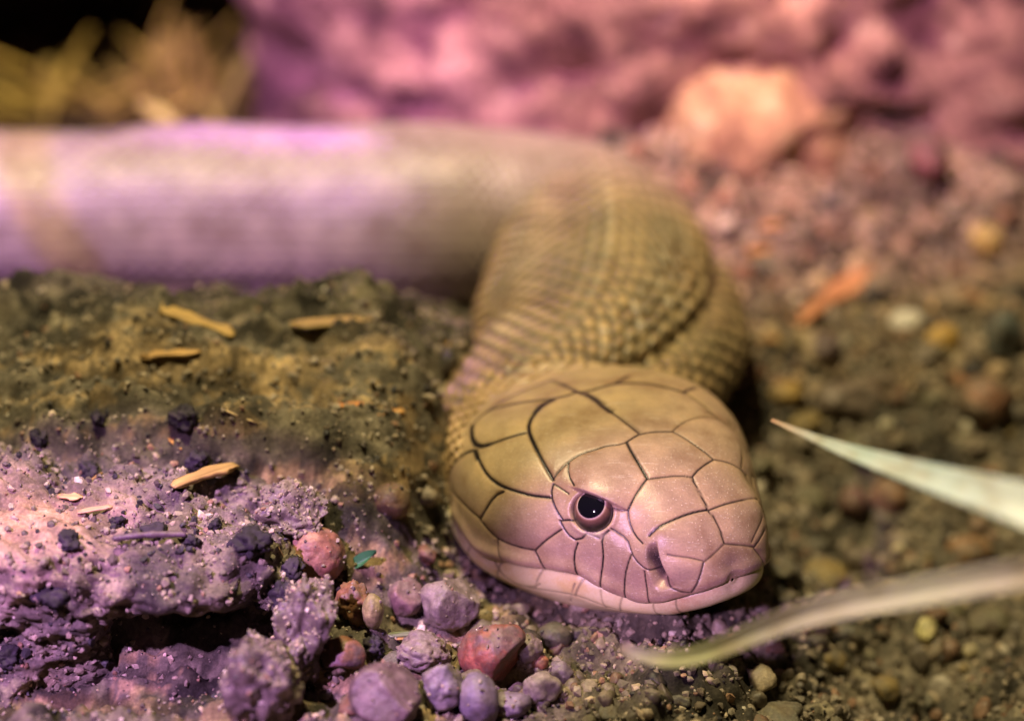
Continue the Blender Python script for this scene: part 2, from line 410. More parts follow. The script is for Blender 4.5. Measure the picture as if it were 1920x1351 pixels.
# ------------------------------------------------------------------ the snake
SUTURES = [  # groove width (px/107 cm), pigment depth, mirrored to the other cheek, points on the head (cm)
 (2,0.6,0,[(0,-0.05,1.39),(0.2,-0.05,1.45),(0.47,-0.1,1.52),(0.73,-0.14,1.58),(0.95,-0.14,1.62)]),
 (3.2,1,0,[(0.95,-0.14,1.62),(1.1,-0.1,1.64),(1.29,-0.1,1.65),(1.46,-0.1,1.66),(1.66,-0.14,1.66),(1.84,-0.14,1.66),(1.97,-0.1,1.65),(2.13,-0.1,1.64),(2.3,-0.1,1.62),(2.47,-0.09,1.61),(2.62,-0.09,1.59)]),
 (1.8,0.75,0,[(0.93,-0.14,1.61),(0.95,-0.3,1.61),(0.92,-0.43,1.61),(0.87,-0.55,1.59),(0.79,-0.65,1.57),(0.7,-0.75,1.55),(0.59,-0.83,1.52),(0.5,-0.92,1.48),(0.4,-1,1.44),(0.31,-1.11,1.4),(0.2,-1.18,1.35),(0.09,-1.27,1.28),(0,-1.34,1.23),(0,-1.45,1.18)]),
 (3.6,1,0,[(0.89,-0.62,1.59),(0.88,-0.74,1.58),(0.93,-0.9,1.58),(1.02,-1.06,1.57),(1.12,-1.22,1.55),(1.25,-1.37,1.53),(1.43,-1.47,1.51),(1.62,-1.53,1.49),(1.79,-1.59,1.46),(1.96,-1.63,1.42),(2.11,-1.67,1.38),(2.26,-1.7,1.33),(2.4,-1.72,1.29),(2.53,-1.74,1.23)]),
 (2.8,0.95,0,[(1.38,-1.5,1.5),(1.3,-1.6,1.46),(1.23,-1.7,1.41),(1.15,-1.8,1.36),(1.06,-1.88,1.3),(1,-1.97,1.24),(0.88,-2.04,1.16),(0.65,-2.04,1.09),(0.43,-1.94,1.07),(0.18,-1.81,1.05),(0,-1.67,1.06)]),
 (1.6,0.45,0,[(0,-1.66,1.06),(0,-1.56,1.13),(0,-1.44,1.19),(0,-1.34,1.23),(0,-1.22,1.27),(0,-1.11,1.3),(0,-0.98,1.33),(0,-0.85,1.35),(0,-0.72,1.37),(0,-0.59,1.38),(0,-0.46,1.39),(0,-0.33,1.39),(0,-0.18,1.39),(0,-0.05,1.39)]),
 (2.8,1,1,[(0.78,-2.11,1.07),(0.98,-2.19,1.05),(1.18,-2.25,1.03),(1.35,-2.29,0.99),(1.52,-2.31,0.97),(1.7,-2.3,0.96),(1.87,-2.27,0.95),(2.01,-2.22,0.96),(2.16,-2.16,0.97),(2.3,-2.11,0.97),(2.43,-2.04,0.98),(2.54,-1.97,1),(2.67,-1.9,1.02)]),
 (1.7,0.7,0,[(0.73,-2.1,1.06),(0.56,-2.12,0.96),(0.43,-2.16,0.83),(0.29,-2.18,0.68),(0.1,-2.17,0.47),(0,-2.16,0.29),(0,-2.18,0.16),(0.17,-2.27,0.12),(0.57,-2.43,0.27),(0.86,-2.51,0.32),(1.06,-2.55,0.34),(1.24,-2.56,0.33),(1.43,-2.56,0.33),(1.57,-2.56,0.31)]),
 (2,0.9,1,[(1.58,-2.56,0.31),(1.65,-2.52,0.45),(1.7,-2.48,0.59),(1.74,-2.43,0.71),(1.79,-2.36,0.83),(1.9,-2.3,0.9)]),
 (1.7,0.8,1,[(1.57,-2.56,0.29),(1.7,-2.55,0.23),(1.83,-2.53,0.16),(1.97,-2.49,0.12),(2.11,-2.45,0.1),(2.25,-2.4,0.1),(2.39,-2.34,0.1),(2.53,-2.27,0.11),(2.66,-2.2,0.13)]),
 (1.7,0.85,1,[(2.66,-2.2,0.13),(2.75,-2.14,0.27),(2.84,-2.08,0.39),(2.93,-2,0.5),(3.02,-1.93,0.6)]),
 (1.7,0.8,1,[(2.66,-2.2,0.11),(2.72,-2.17,0.01),(2.79,-2.14,-0.09),(2.85,-2.1,-0.19)]),
 (1.5,0.6,1,[(1.99,-2.49,0.1),(1.98,-2.49,-0.06),(2.03,-2.48,-0.19),(2.12,-2.44,-0.29)]),
 (1.8,0.95,1,[(2.58,-1.77,1.19),(2.62,-1.85,1.1),(2.7,-1.89,1.01),(2.8,-1.9,0.92),(2.89,-1.9,0.83),(2.99,-1.88,0.76)]),
 (1.4,0.8,1,[(2.58,-1.77,1.19),(2.73,-1.72,1.16),(2.89,-1.68,1.12)]),
 (1.8,0.8,0,[(2.53,-1.75,1.22),(2.5,-1.65,1.3),(2.49,-1.54,1.36),(2.48,-1.43,1.42),(2.48,-1.3,1.46),(2.49,-1.18,1.5),(2.53,-1.06,1.52),(2.57,-0.95,1.54),(2.61,-0.83,1.55),(2.59,-0.77,1.56),(2.65,-0.66,1.57),(2.72,-0.56,1.57),(2.73,-0.43,1.57)]),
 (1.6,0.9,1,[(2.48,-1.39,1.43),(2.59,-1.5,1.35),(2.73,-1.56,1.28),(2.89,-1.56,1.22)]),
 (1.7,0.85,1,[(2.96,-1.91,0.73),(3.08,-1.82,0.78),(3.19,-1.74,0.81),(3.3,-1.71,0.75),(3.4,-1.68,0.67)]),
 (1.8,0.95,1,[(2.96,-1.91,0.73),(3.05,-1.9,0.62),(3.14,-1.87,0.53),(3.26,-1.82,0.45),(3.35,-1.76,0.52),(3.41,-1.69,0.64)]),
 (1.7,0.9,1,[(3.3,-1.8,0.44),(3.26,-1.85,0.28),(3.26,-1.86,0.12),(3.3,-1.84,-0.04),(3.35,-1.81,-0.16)]),
 (2.2,1,1,[(3.42,-1.68,0.64),(3.59,-1.59,0.61)]),
 (1.7,0.9,1,[(3.69,-1.47,0.75),(3.62,-1.55,0.67),(3.64,-1.58,0.55),(3.69,-1.57,0.43),(3.71,-1.59,0.29),(3.71,-1.6,0.14),(3.68,-1.62,-0.01),(3.68,-1.62,-0.16),(3.68,-1.6,-0.33)]),
 (1.5,0.7,1,[(3.71,-1.44,0.79),(3.81,-1.4,0.74),(3.92,-1.34,0.7),(4.01,-1.31,0.65),(4.06,-1.32,0.53),(4.13,-1.31,0.42),(4.22,-1.28,0.35),(4.31,-1.24,0.27),(4.42,-1.18,0.26),(4.52,-1.12,0.26)]),
 (1.5,0.8,1,[(4.1,-1.32,0.45),(4.08,-1.37,0.29),(4.05,-1.4,0.12),(4.03,-1.41,-0.06),(4.04,-1.4,-0.22),(4.04,-1.36,-0.4)]),
 (1.5,0.75,1,[(4.34,-1.23,0.23),(4.36,-1.23,0.09),(4.38,-1.22,-0.05),(4.41,-1.2,-0.19),(4.41,-1.16,-0.34)]),
 (1.6,0.8,1,[(3.78,-1.15,1.06),(3.85,-1.2,0.97),(3.92,-1.22,0.88),(4,-1.23,0.8),(4.09,-1.22,0.72),(4.2,-1.17,0.66)]),
 (1.4,0.5,1,[(3.55,-1.33,1.06),(3.67,-1.25,1.05),(3.77,-1.16,1.06)]),
 (2,0.9,0,[(3.78,-1.15,1.06),(3.74,-1.04,1.16),(3.69,-0.91,1.24),(3.64,-0.78,1.31),(3.58,-0.63,1.36)]),
 (2,0.9,0,[(2.72,-0.41,1.57),(2.68,-0.26,1.58),(2.66,-0.12,1.59)]),
 (3.2,1,0,[(2.72,-0.41,1.57),(2.91,-0.48,1.54),(3.1,-0.52,1.51),(3.27,-0.56,1.47),(3.44,-0.59,1.42),(3.59,-0.62,1.36)]),
 (2,0.9,0,[(2.66,-0.12,1.59),(2.68,0.02,1.59),(2.73,0.17,1.58),(2.8,0.29,1.57),(2.86,0.41,1.55)]),
 (1.8,0.8,0,[(2.86,0.41,1.55),(2.99,0.46,1.53),(3.13,0.51,1.5),(3.28,0.53,1.47),(3.41,0.58,1.43),(3.54,0.62,1.38),(3.67,0.65,1.33)]),
 (1.8,0.7,0,[(3.59,-0.62,1.36),(3.64,-0.48,1.36),(3.69,-0.35,1.35),(3.73,-0.19,1.34),(3.78,-0.06,1.32),(3.86,0.07,1.29)]),
 (1.8,0.8,0,[(3.86,0.07,1.29),(3.77,0.24,1.33),(3.73,0.43,1.33),(3.67,0.65,1.33)]),
 (2,0.85,0,[(3.86,0.07,1.29),(3.99,0.04,1.23),(4.1,0.01,1.17),(4.14,0.01,1.14),(4.05,0.04,1.19),(4.18,0.01,1.12),(4.29,0.01,1.05),(4.41,-0.03,0.98)]),
 (1.6,0.7,0,[(3.67,0.65,1.33),(3.71,0.77,1.28),(3.76,0.9,1.22),(3.79,1.02,1.14),(3.83,1.13,1.04),(3.85,1.25,0.92)]),
 (1.6,0.55,0,[(2.86,0.41,1.55),(2.76,0.6,1.56),(2.71,0.78,1.54),(2.67,0.95,1.52),(2.66,1.12,1.49),(2.65,1.29,1.43),(2.68,1.4,1.38),(2.71,1.53,1.31),(2.76,1.63,1.22),(2.79,1.75,1.11)]),
 (1.8,0.7,0,[(0.95,-0.14,1.62),(1.02,-0.06,1.63),(1.06,0.08,1.63),(1.06,0.23,1.63),(1.07,0.37,1.63),(1.07,0.52,1.62),(1.15,0.61,1.63),(1.21,0.72,1.63),(1.29,0.82,1.62),(1.35,0.94,1.61),(1.44,1.03,1.61),(1.55,1.11,1.59),(1.65,1.19,1.58),(1.74,1.28,1.56),(1.83,1.36,1.53),(1.94,1.42,1.5),(2.08,1.45,1.48),(2.22,1.47,1.45),(2.35,1.5,1.41),(2.49,1.5,1.38),(2.65,1.49,1.35)]),
 (1.7,0.6,0,[(1.84,1.42,1.51),(1.64,1.82,1.37)]),
 (1.7,0.6,0,[(1.09,0.52,1.63),(1.01,0.72,1.6),(0.93,0.91,1.57)]),
 (2.2,0.95,0,[(4.24,-1.06,0.78),(4.25,-0.96,0.86),(4.28,-0.84,0.91),(4.31,-0.71,0.95),(4.33,-0.59,0.97),(4.34,-0.44,1),(4.37,-0.31,1),(4.38,-0.16,1),(4.41,-0.03,0.98)]),
 (1.8,0.75,0,[(4.42,-0.03,0.97),(4.42,0.15,0.97),(4.41,0.32,0.97),(4.42,0.47,0.94),(4.41,0.65,0.91),(4.38,0.84,0.84),(4.32,1.03,0.73)]),
 (1.8,0.8,0,[(4.43,-0.03,0.96),(4.55,0.01,0.88),(4.66,0.01,0.78),(4.77,-0.02,0.68),(4.86,-0.03,0.57)]),
 (1.5,0.5,0,[(4.86,-0.03,0.57),(4.89,-0.18,0.52),(4.92,-0.34,0.47),(4.92,-0.48,0.42)]),
 (1.4,0.5,1,[(4.91,-0.49,0.44),(4.86,-0.57,0.47),(4.79,-0.67,0.51),(4.73,-0.77,0.53),(4.65,-0.87,0.54),(4.58,-0.95,0.56)]),
 (1.8,0.7,0,[(4.92,-0.49,0.41),(4.95,-0.55,0.31),(4.96,-0.6,0.19),(4.95,-0.66,0.07),(4.91,-0.73,-0.04)]),
 (1.5,0.6,1,[(4.89,-0.75,-0.04),(4.82,-0.86,-0.02),(4.73,-0.96,0),(4.64,-1.05,0.09)]),
 (1.6,0.6,0,[(4.86,-0.03,0.57),(4.91,0.14,0.51),(4.93,0.31,0.45),(4.95,0.51,0.35)]),
 (1.6,0.6,0,[(4.95,0.51,0.35),(4.86,0.69,0.38),(4.71,0.9,0.4)]),
 (1.6,0.5,0,[(4.96,0.49,0.34),(4.97,0.57,0.2),(4.96,0.64,0.04),(4.93,0.68,-0.13)]),
 (1.3,0.25,1,[(1.85,-2.51,-0.42),(1.96,-2.46,-0.49),(2.04,-2.41,-0.57),(2.15,-2.35,-0.63),(2.27,-2.29,-0.66),(2.4,-2.22,-0.68),(2.54,-2.17,-0.64),(2.71,-2.14,-0.49)]),
 (1.3,0.2,1,[(3.27,-1.85,-0.33),(3.19,-1.84,-0.56),(3.04,-1.78,-0.82)]),
 (1.3,0.2,1,[(3.64,-1.61,-0.39),(3.63,-1.55,-0.57),(3.62,-1.45,-0.73)]),
]
MOUTH = [(0.74,-2.5,-0.16),(0.91,-2.54,-0.19),(1.06,-2.57,-0.23),(1.18,-2.58,-0.3),(1.3,-2.58,-0.35),(1.44,-2.57,-0.38),(1.6,-2.56,-0.4),(1.76,-2.53,-0.37),(1.93,-2.5,-0.35),(2.08,-2.46,-0.32),(2.22,-2.41,-0.29),(2.36,-2.35,-0.28),(2.49,-2.29,-0.27),(2.62,-2.23,-0.24),(2.73,-2.16,-0.22),(2.86,-2.09,-0.21),(2.98,-2.03,-0.19),(3.09,-1.96,-0.18),(3.21,-1.89,-0.17),(3.32,-1.83,-0.16),(3.42,-1.76,-0.2),(3.51,-1.71,-0.25),(3.6,-1.65,-0.3),(3.71,-1.58,-0.34),(3.81,-1.51,-0.36),(3.9,-1.45,-0.39),(4,-1.38,-0.41),(4.1,-1.31,-0.43),(4.19,-1.23,-0.46),(4.32,-1.17,-0.42),(4.45,-1.12,-0.37),(4.56,-1.06,-0.32),(4.66,-0.99,-0.27),(4.75,-0.92,-0.21),(4.83,-0.83,-0.17),(4.91,-0.72,-0.12),(4.96,-0.63,-0.1),(5.01,-0.52,-0.08),(5.05,-0.4,-0.04),(5.07,-0.29,-0.01),(5.1,-0,-0.03)]
HL = 5.0986
KX = np.array([0, .15, .3, .45, .6, .75, .88, 1.0])
HW = np.array([2.1953, 2.5104, 2.5818, 2.3816, 1.9799, 1.5319, 1.1672, .9385])
HT = np.array([1.3945, 1.5862, 1.6624, 1.6258, 1.5309, 1.3071, .9326, .5471])
HB = np.array([-1.3621, -1.4156, -1.4352, -1.4093, -1.3275, -1.0647, -.7554, -.4466])
HN = (2.7307, 2.5317)
def rotm(y, p, r):
    B = np.array([[0, 1, 0], [-1, 0, 0], [0, 0, 1.]])
    cy, sy = math.cos(y), math.sin(y); cp, sp = math.cos(p), math.sin(p); cr, sr = math.cos(r), math.sin(r)
    return np.array([[cy, -sy, 0], [sy, cy, 0], [0, 0, 1]])@B@np.array([[cp, 0, sp], [0, 1, 0], [-sp, 0, cp]])@np.array([[1, 0, 0], [0, cr, -sr], [0, sr, cr]])
HR = rotm(.5879, -.0375, .0043); HO = np.array([2.1555, -3.4323, 1.5052])
def head_world(P): return (P-np.array([HL*.5, 0, 0]))@HR.T+HO
def nspline(y):
    n = len(KX); h = np.diff(KX); A = np.zeros((n, n)); r = np.zeros(n); A[0, 0] = A[-1, -1] = 1
    for i in range(1, n-1):
        A[i, i-1] = h[i-1]; A[i, i] = 2*(h[i-1]+h[i]); A[i, i+1] = h[i]
        r[i] = 6*((y[i+1]-y[i])/h[i]-(y[i]-y[i-1])/h[i-1])
    Mm = np.linalg.solve(A, r)
    s0 = (y[1]-y[0])/h[0]-h[0]*Mm[1]/6
    def f(x):
        xc = np.clip(x, 0, 1); i = np.clip(np.searchsorted(KX, xc)-1, 0, n-2)
        a = (KX[i+1]-xc)/h[i]; b = (xc-KX[i])/h[i]
        v = a*y[i]+b*y[i+1]+((a**3-a)*Mm[i]+(b**3-b)*Mm[i+1])*h[i]**2/6
        return v+np.minimum(x, 0)*s0
    return f
fW, fT, fB = nspline(HW), nspline(HT), nspline(HB)
NT = 700
# angles: dense over back and cheeks, sparse under the belly
g_ = np.linspace(0, 1, NT, endpoint=False)
TT = np.where(g_ < .86, np.radians(-42)+g_/.86*np.radians(264), np.radians(222)+(g_-.86)/.14*np.radians(96))
UB = -.20
def section(w, a, b, n1, n2, zc, k=1.0, kz=1.0):
    ct, st = np.cos(TT)[None, :], np.sin(TT)[None, :]
    n = np.where(st > 0, n1, n2)
    y = w*np.sign(ct)*np.abs(ct)**(2/n)*k
    hz = np.where(st > 0, a-zc, zc-b)
    z = zc+hz*np.sign(st)*np.abs(st)**(2/n)*kz
    return y, z
uu = np.concatenate([np.linspace(UB, .86, 400, endpoint=False), .86+.14*np.sin(np.linspace(0, 1, 110)*math.pi/2)])[::-1]
uu = uu.copy(); uu[0] = .99995
u_ = uu[:, None]
s_ = np.clip((u_-.86)/.14, 0, 1); k_ = np.maximum(1-s_**2.2, 0)**(1/2.2)
w_, a_, b_ = fW(u_), fT(u_), fB(u_); zc_ = .42*a_+.58*b_
hy, hz_ = section(w_, a_, b_, HN[0], HN[1], zc_, k_, k_**.8)
HP = np.stack([np.broadcast_to(u_*HL, hy.shape), hy, hz_], -1)
HNm = grid_normals(HP, True)
if HNm[200, int(NT*.5)][2] < 0: HNm = -HNm
pl_ = (sstep(.03, .22, np.sqrt(HP[..., 1]**2+(HP[..., 2]+.03)**2))*(HP[..., 0] > 4.9)+(HP[..., 0] <= 4.9))[..., None]
HNm = HNm*pl_+(1-pl_)*np.array([1., 0, 0])

# --- sutures between the head plates
samples = []; info = []
def densify(q, step=.012):
    q = np.array(q, float); out = []
    # gentle smoothing of the traced line
    for _ in range(1):
        if len(q) > 2: q[1:-1] = .25*q[:-2]+.5*q[1:-1]+.25*q[2:]
    for a, b in zip(q[:-1], q[1:]):
        n = max(1, int(np.linalg.norm(b-a)/step))
        out += [a+(b-a)*t for t in np.linspace(0, 1, n, endpoint=False)]
    out.append(q[-1]); return np.array(out)
for w, kk, mir, q in SUTURES:
    for sgn in ((1, -1) if mir else (1,)):
        d = densify(np.array(q)*np.array([1, sgn, 1]))
        samples.append(d); info += [(w, kk)]*len(d)
# lip plates of the lower jaw
def jaw_pt(x, z):
    u = np.array(x/HL); a, b, w = float(fT(u)), float(fB(u)), float(fW(u)); zc = .42*a+.58*b
    s1 = min(max((float(u)-.86)/.14, 0), 1); k1 = max(1-s1**2.2, 0)**(1/2.2)
    q = min(abs(z-zc)/((zc-b if z < zc else a-zc)*k1**.8), 1)
    n = HN[1] if z < zc else HN[0]
    return w*k1*(1-q**n)**(1/n)
mm = np.array(MOUTH)
def jaw_line(xs, dz):
    for sgn in (-1, 1):
        q = []
        for x_, d_ in zip(xs, dz):
            z_ = float(np.interp(x_, mm[:, 0], mm[:, 2]))-d_; q.append((x_, sgn*jaw_pt(x_, z_), z_))
        d = densify(q); samples.append(d); info.extend([(1.8, .6)]*len(d))
for x_ in (1.25, 2.0, 2.75, 3.4, 3.95, 4.4, 4.75):
    jaw_line(np.linspace(x_, x_-.16, 6), np.linspace(.03, .40, 6))
jaw_line(np.linspace(.9, 4.7, 30), .40-.10*np.linspace(0, 1, 30)**3)
# plates of the far cheek mirror those of the near one
SP = np.concatenate(samples); SI = np.array(info)
rear = (SP[:, 0] < 1.9) & (SP[:, 2] > .5); SI[rear, 0] *= np.where((SP[rear, 1] > -.3) | (SP[rear, 0] < 1.0), 1.55, 1.25); SI[rear, 1] = np.minimum(1, SI[rear, 1]+.25)   # broader seams on the crown
jawl = SI[:, 1] < .3; SI[jawl, 1] = .7; SI[jawl, 0] = 1.8
tree = kdtree.KDTree(len(SP))
for i, p in enumerate(SP): tree.insert(p, i)
tree.balance()
flat = HP.reshape(-1, 3)
dist = np.full(len(flat), 9.0); idx = np.zeros(len(flat), int)
for i, p in enumerate(flat):
    _, j, d = tree.find(p); dist[i] = d; idx[i] = j
SW = SI[idx, 0]/107.0; SK = SI[idx, 1]
mo = densify(np.array(MOUTH)); mo = np.concatenate([mo, mo*np.array([1, -1, 1])])
tm = kdtree.KDTree(len(mo))
for i, p in enumerate(mo): tm.insert(p, i)
tm.balance()
md = np.full(len(flat), 9.0); ms = np.ones(len(flat))
for i, p in enumerate(flat):
    if p[2] < .9:
        _, j, d = tm.find(p); md[i] = d; ms[i] = 1 if p[2] > mo[j][2] else -1
dist, SW, SK, md, ms = [a.reshape(hy.shape) for a in (dist, SW, SK, md, ms)]
X, Y, Z = HP[..., 0], HP[..., 1], HP[..., 2]
AY = np.abs(Y)
below = ms < 0
disp = np.zeros(X.shape)
plate_zone = sstep(-.75, -.2, X-0*Y)                                   # where the big plates end at the nape
crowns = np.where((X < 1.9) & (Z > .5) & ((Y > -.3) | (X < 1.0)), 1.0, 0)         # seams on the crown lie flat
groove = np.exp(-(dist/(SW*1.0+.004))**2)*(1-.7*crowns)
upper = np.where(below, .8, 1.0)
disp += upper*(-.013*np.clip(SK+.1, 0, 1)*groove*np.clip(SW*107/2.0, .7, 1.7)+.010*(1-np.exp(-dist/.07))+.014*(1-np.exp(-dist/.35)))
# lips: upper lip rolls over, lower jaw sits back
disp += np.where(below, -.10*np.exp(-(md/.10))+.05*np.exp(-((md-.30)/.22)**2), .045*np.exp(-((md-.12)/.14)**2)-.05*np.exp(-(md/.035)**2))
def gauss(c, r):
    return np.exp(-(((X-c[0])**2+(AY-c[1])**2+(Z-c[2])**2)/r**2))
EYE = np.array([3.335, 1.535, .985])
disp += .05*gauss((3.15, 1.22, 1.32), .42)                              # brow shield
disp -= .07*gauss((3.95, 1.28, .82), .33)                               # hollow before the eye
disp += .05*gauss((4.35, .95, .85), .3)
# eye socket, roofed by the brow shield
EN = HNm.reshape(-1, 3)[np.argmin(np.sum((HP-EYE*np.array([1, -1, 1]))**2, -1))]*np.array([1, -1, 1])
E1 = np.cross([0, 0, 1.], EN)*-1; E1 /= np.linalg.norm(E1)
if E1[0] < 0: E1 = -E1
E2 = np.cross(E1, EN); E2 = E2 if E2[2] > 0 else -E2
erel = np.stack([X-EYE[0], AY-EYE[1], Z-EYE[2]], -1); ea, eb = erel@E1, erel@E2
near = np.linalg.norm(erel, axis=-1) < 1.2
er = np.sqrt((ea/.355)**2+((eb+.03)/.315)**2)+np.where(near, 0, 9)
bline = .205-.16*ea
brow = sstep(bline-.015, bline+.02, eb)
sock = sstep(1.06, .90, er)*(1-brow)
disp -= np.where(Y < 0, .12, .0)*sock
disp += np.where(Y < 0, .018, 0)*np.exp(-((er-1.15)/.12)**2)*(1-brow)
disp += .13*np.exp(-np.maximum(eb-bline, 0)**2/.30**2)*brow*np.exp(-((ea-.06)/.42)**4)*near*np.where(Y < 0, 1, .25)
# nostril slit
A_, B_ = np.array([4.34, 1.05, .68]), np.array([4.68, 1.0, .10]); ax = (B_-A_); ln = np.linalg.norm(ax); ax = ax/ln
rel = np.stack([X-A_[0], AY-A_[1], Z-A_[2]], -1); al = rel@ax
fwd = np.cross(ax, [0, 1, 0]); fwd = fwd/np.linalg.norm(fwd)
if fwd[0] < 0: fwd = -fwd
ac = rel@fwd
rad = np.linalg.norm(rel-al[..., None]*ax, axis=-1)
tau = al/ln
slit = sstep(-.06, .35, tau)*sstep(1.14, .90, tau)
wl = .09+.15*np.clip(tau, 0, 1)
prof = np.where(ac > 0, sstep(.06, .025, ac), sstep(-wl, -.02, ac))*sstep(.7, .5, rad)
disp -= .27*slit*prof
NOSE = slit*prof
# rostral: raised rim, sunken middle, notch over the tongue
disp -= .07*np.exp(-((X-5.1)**2+Y**2*1.4+(Z-.18)**2)/.26**2)
disp -= .03*np.exp(-((X-5.1)**2+Y**2+(Z+.02)**2)/.16**2)
# scales behind the plates
def scale_field(s, t, rows=29, ls=.36, jit=None):
    a = t/(2*math.pi)*rows; c = s/ls
    p = a+c; q = a-c
    fp = p-np.floor(p); fq = q-np.floor(q)
    e = np.minimum(np.minimum(fp, 1-fp), np.minimum(fq, 1-fq))           # distance to the cell edge
    cell = np.floor(p)*57+np.floor(q)*131
    back = (fp-fq)                                                       # tilt along the body: free rear edge
    rnd = np.modf(np.sin(cell*12.9898)*43758.5453)[0]
    return e, back, rnd
TG = np.broadcast_to(TT[None, :], X.shape)
# nape border: x below which small scales begin, by side
ubx = np.interp(np.degrees(np.where(TG > 1.5*math.pi, TG-2*math.pi, TG)), [-42, 0, 30, 58, 90, 112, 135, 150, 169, 190, 222], [.1, .25, .35, .35, -.28, -.38, -.10, .38, .05, -.05, .0])
nape = sstep(.02, -.10, X-ubx)
sfar = -X
e, bk, rn = scale_field(sfar+.9, TG)
sc_h = .055*sstep(0, .22, e)+.012*(rn-.0)
disp = disp*(1-nape)+nape*(sc_h-.02)
belly = sstep(math.sin(math.radians(-24)), math.sin(math.radians(-40)), np.sin(TG))
pole = sstep(.03, .22, np.sqrt(Y**2+(Z+.03)**2))*(X > 4.9)+(X <= 4.9)
disp = disp*pole-.05*(1-pole)
PH = HP+HNm*disp[..., None]
PHW = head_world(PH)

# --- pigment of the head
tan = np.array([.355, .25, .175]); cream = np.array([.78, .69, .36]); lipc = np.array([.52, .38, .26]); ink = np.array([.008, .006, .009])
colh = np.broadcast_to(tan, X.shape+(3,)).copy()
nz = fbm(HP*.9, 3, 201)[..., None]
colh *= 1+.10*nz
snout = sstep(2.2, 4.2, X)[..., None]
colh = colh*(1-.25*snout)+.25*snout*np.array([.41, .26, .205])
crown = (sstep(2.9, 1.2, X)*sstep(.4, 1.0, Z))[..., None]
colh = colh*(1-.6*crown)+.6*crown*np.array([.37, .275, .135])
lowside = (sstep(.55, -.1, Z)*sstep(4.6, 3.4, X))[..., None]
colh = colh*(1-.5*lowside)+.5*lowside*lipc
edge_warm = np.exp(-(dist/.12)**2)[..., None]*.15
colh = colh*(1-edge_warm)+edge_warm*np.array([.50, .33, .15])
pale = (np.where(below, 1.0, 0)*sstep(4.9, 4.0, X)*.9+np.where(below, .55, 0)*sstep(4.0, 4.9, X))[..., None]
colh = colh*(1-pale)+pale*cream
lipdark = (np.where(~below, np.exp(-(md/.16)**2), 0)*.35*sstep(1.2, 2.0, X))[..., None]
colh = colh*(1-lipdark)+lipdark*np.array([.30, .19, .11])
mline = (np.exp(-(md/.03)**2)*.75*pole)[..., None]
colh = colh*(1-mline)+mline*np.array([.10, .065, .035])
rosd = np.exp(-((X-5.1)**2+(Y-.15)**2*1.6+(Z-.28)**2)/.30**2)[..., None]*.45
colh = colh*(1-rosd)+rosd*np.array([.20, .14, .08])
inkm = (np.clip(1.7*np.exp(-(dist/(SW*(.66+.35*crowns)+.004))**2), 0, 1)*np.clip(SK+.15, 0, 1)*(1-nape)*np.where(below, .6, 1.0))[..., None]
colh = colh*(1-inkm)+inkm*ink
sk = (sstep(.16, .03, e)*nape*.55)[..., None]
body_tan = np.array([.40, .275, .14])
colh = colh*(1-nape[..., None])+nape[..., None]*(body_tan*(1+.18*rn[..., None]))
colh = colh*(1-sk)+sk*np.array([.09, .075, .045])
belly3 = belly[..., None]*nape[..., None]
colh = colh*(1-belly3)+belly3*cream*.8
rim = (sstep(1.06, .97, er)*(1-brow)*(Y < 0))[..., None]
colh = colh*(1-.75*rim)+.75*rim*np.array([.16, .11, .08])
und = (np.exp(-(((X-3.5)/.16)**2+((Z-.66)/.07)**2))*(AY > 1.2))[..., None]
colh = colh*(1-.8*und)+.8*und*np.array([.62, .55, .36])
nostril_shade = (slit*sstep(1.05, .8, tau)*sstep(-.17, -.05, ac)*sstep(.05, .02, ac)*(rad < .5))[..., None]  # shade inside the nostril slit, painted near-black
colh = colh*(1-.92*nostril_shade)+.92*nostril_shade*np.array([.035, .025, .03])
deth = np.zeros(X.shape+(3,)); deth[..., 0] = (1-nape)*sstep(.02, .06, dist); deth[..., 1] = sstep(3.0, 3.6, X)*sstep(.35, .6, Z)*sstep(.03, .08, dist)
deth[..., 2] = np.clip(NOSE*.4+.35*groove*SK*(1-nape), 0, 1)

# --- neck and body: swept on from the nape
E0 = np.array([UB*HL, 0, 0]); P0 = head_world(E0[None])[0]; back = -HR[:, 0]
ctrl = [P0-back*1.0, P0, (.48, .25, 1.40), (1.25, 1.40, 1.50), (1.65, 2.8, 1.65), (1.75, 4.5, 1.78), (1.45, 6.1, 1.80), (.1, 6.95, 1.76), (-2, 7.05, 1.74), (-5, 7.2, 1.70), (-9, 7.0, 1.80), (-16, 6.4, 1.78), (-20, 7.8, 1.7)]
ctrl = [np.array(c, float) for c in ctrl]
pts = []
for i in range(1, len(ctrl)-2):
    p0, p1, p2, p3 = ctrl[i-1:i+3]
    for t in np.linspace(0, 1, 60, endpoint=False):
        pts.append(.5*((2*p1)+(p2-p0)*t+(2*p0-5*p1+4*p2-p3)*t*t+(3*p1-p0-3*p2+p3)*t**3))
pts = np.array(pts); sl = np.r_[0, np.cumsum(np.linalg.norm(np.diff(pts, axis=0), axis=1))]
ss = [0.0]; step = .03
while ss[-1] < sl[-1]-.1: ss.append(ss[-1]+(.045 if ss[-1] < 7 else .065 if ss[-1] < 18 else .12))
ss = np.array(ss[1:])
sp_ = np.stack([np.interp(ss, sl, pts[:, k]) for k in range(3)], -1)
tg = np.gradient(np.vstack([P0-back*.03, sp_]), axis=0)[1:]
for _ in range(12): tg[1:-1] = .25*tg[:-2]+.5*tg[1:-1]+.25*tg[2:]
tg /= np.linalg.norm(tg, axis=1, keepdims=True)
ux = HR[:, 0]; zz = np.array([0, 0, 1.0])
fwdv = -tg                                                              # towards the head
lat = np.cross(zz, fwdv); lat /= np.linalg.norm(lat, axis=1, keepdims=True)
upv = np.cross(fwdv, lat)
bl = sstep(0, .6, ss)[:, None]
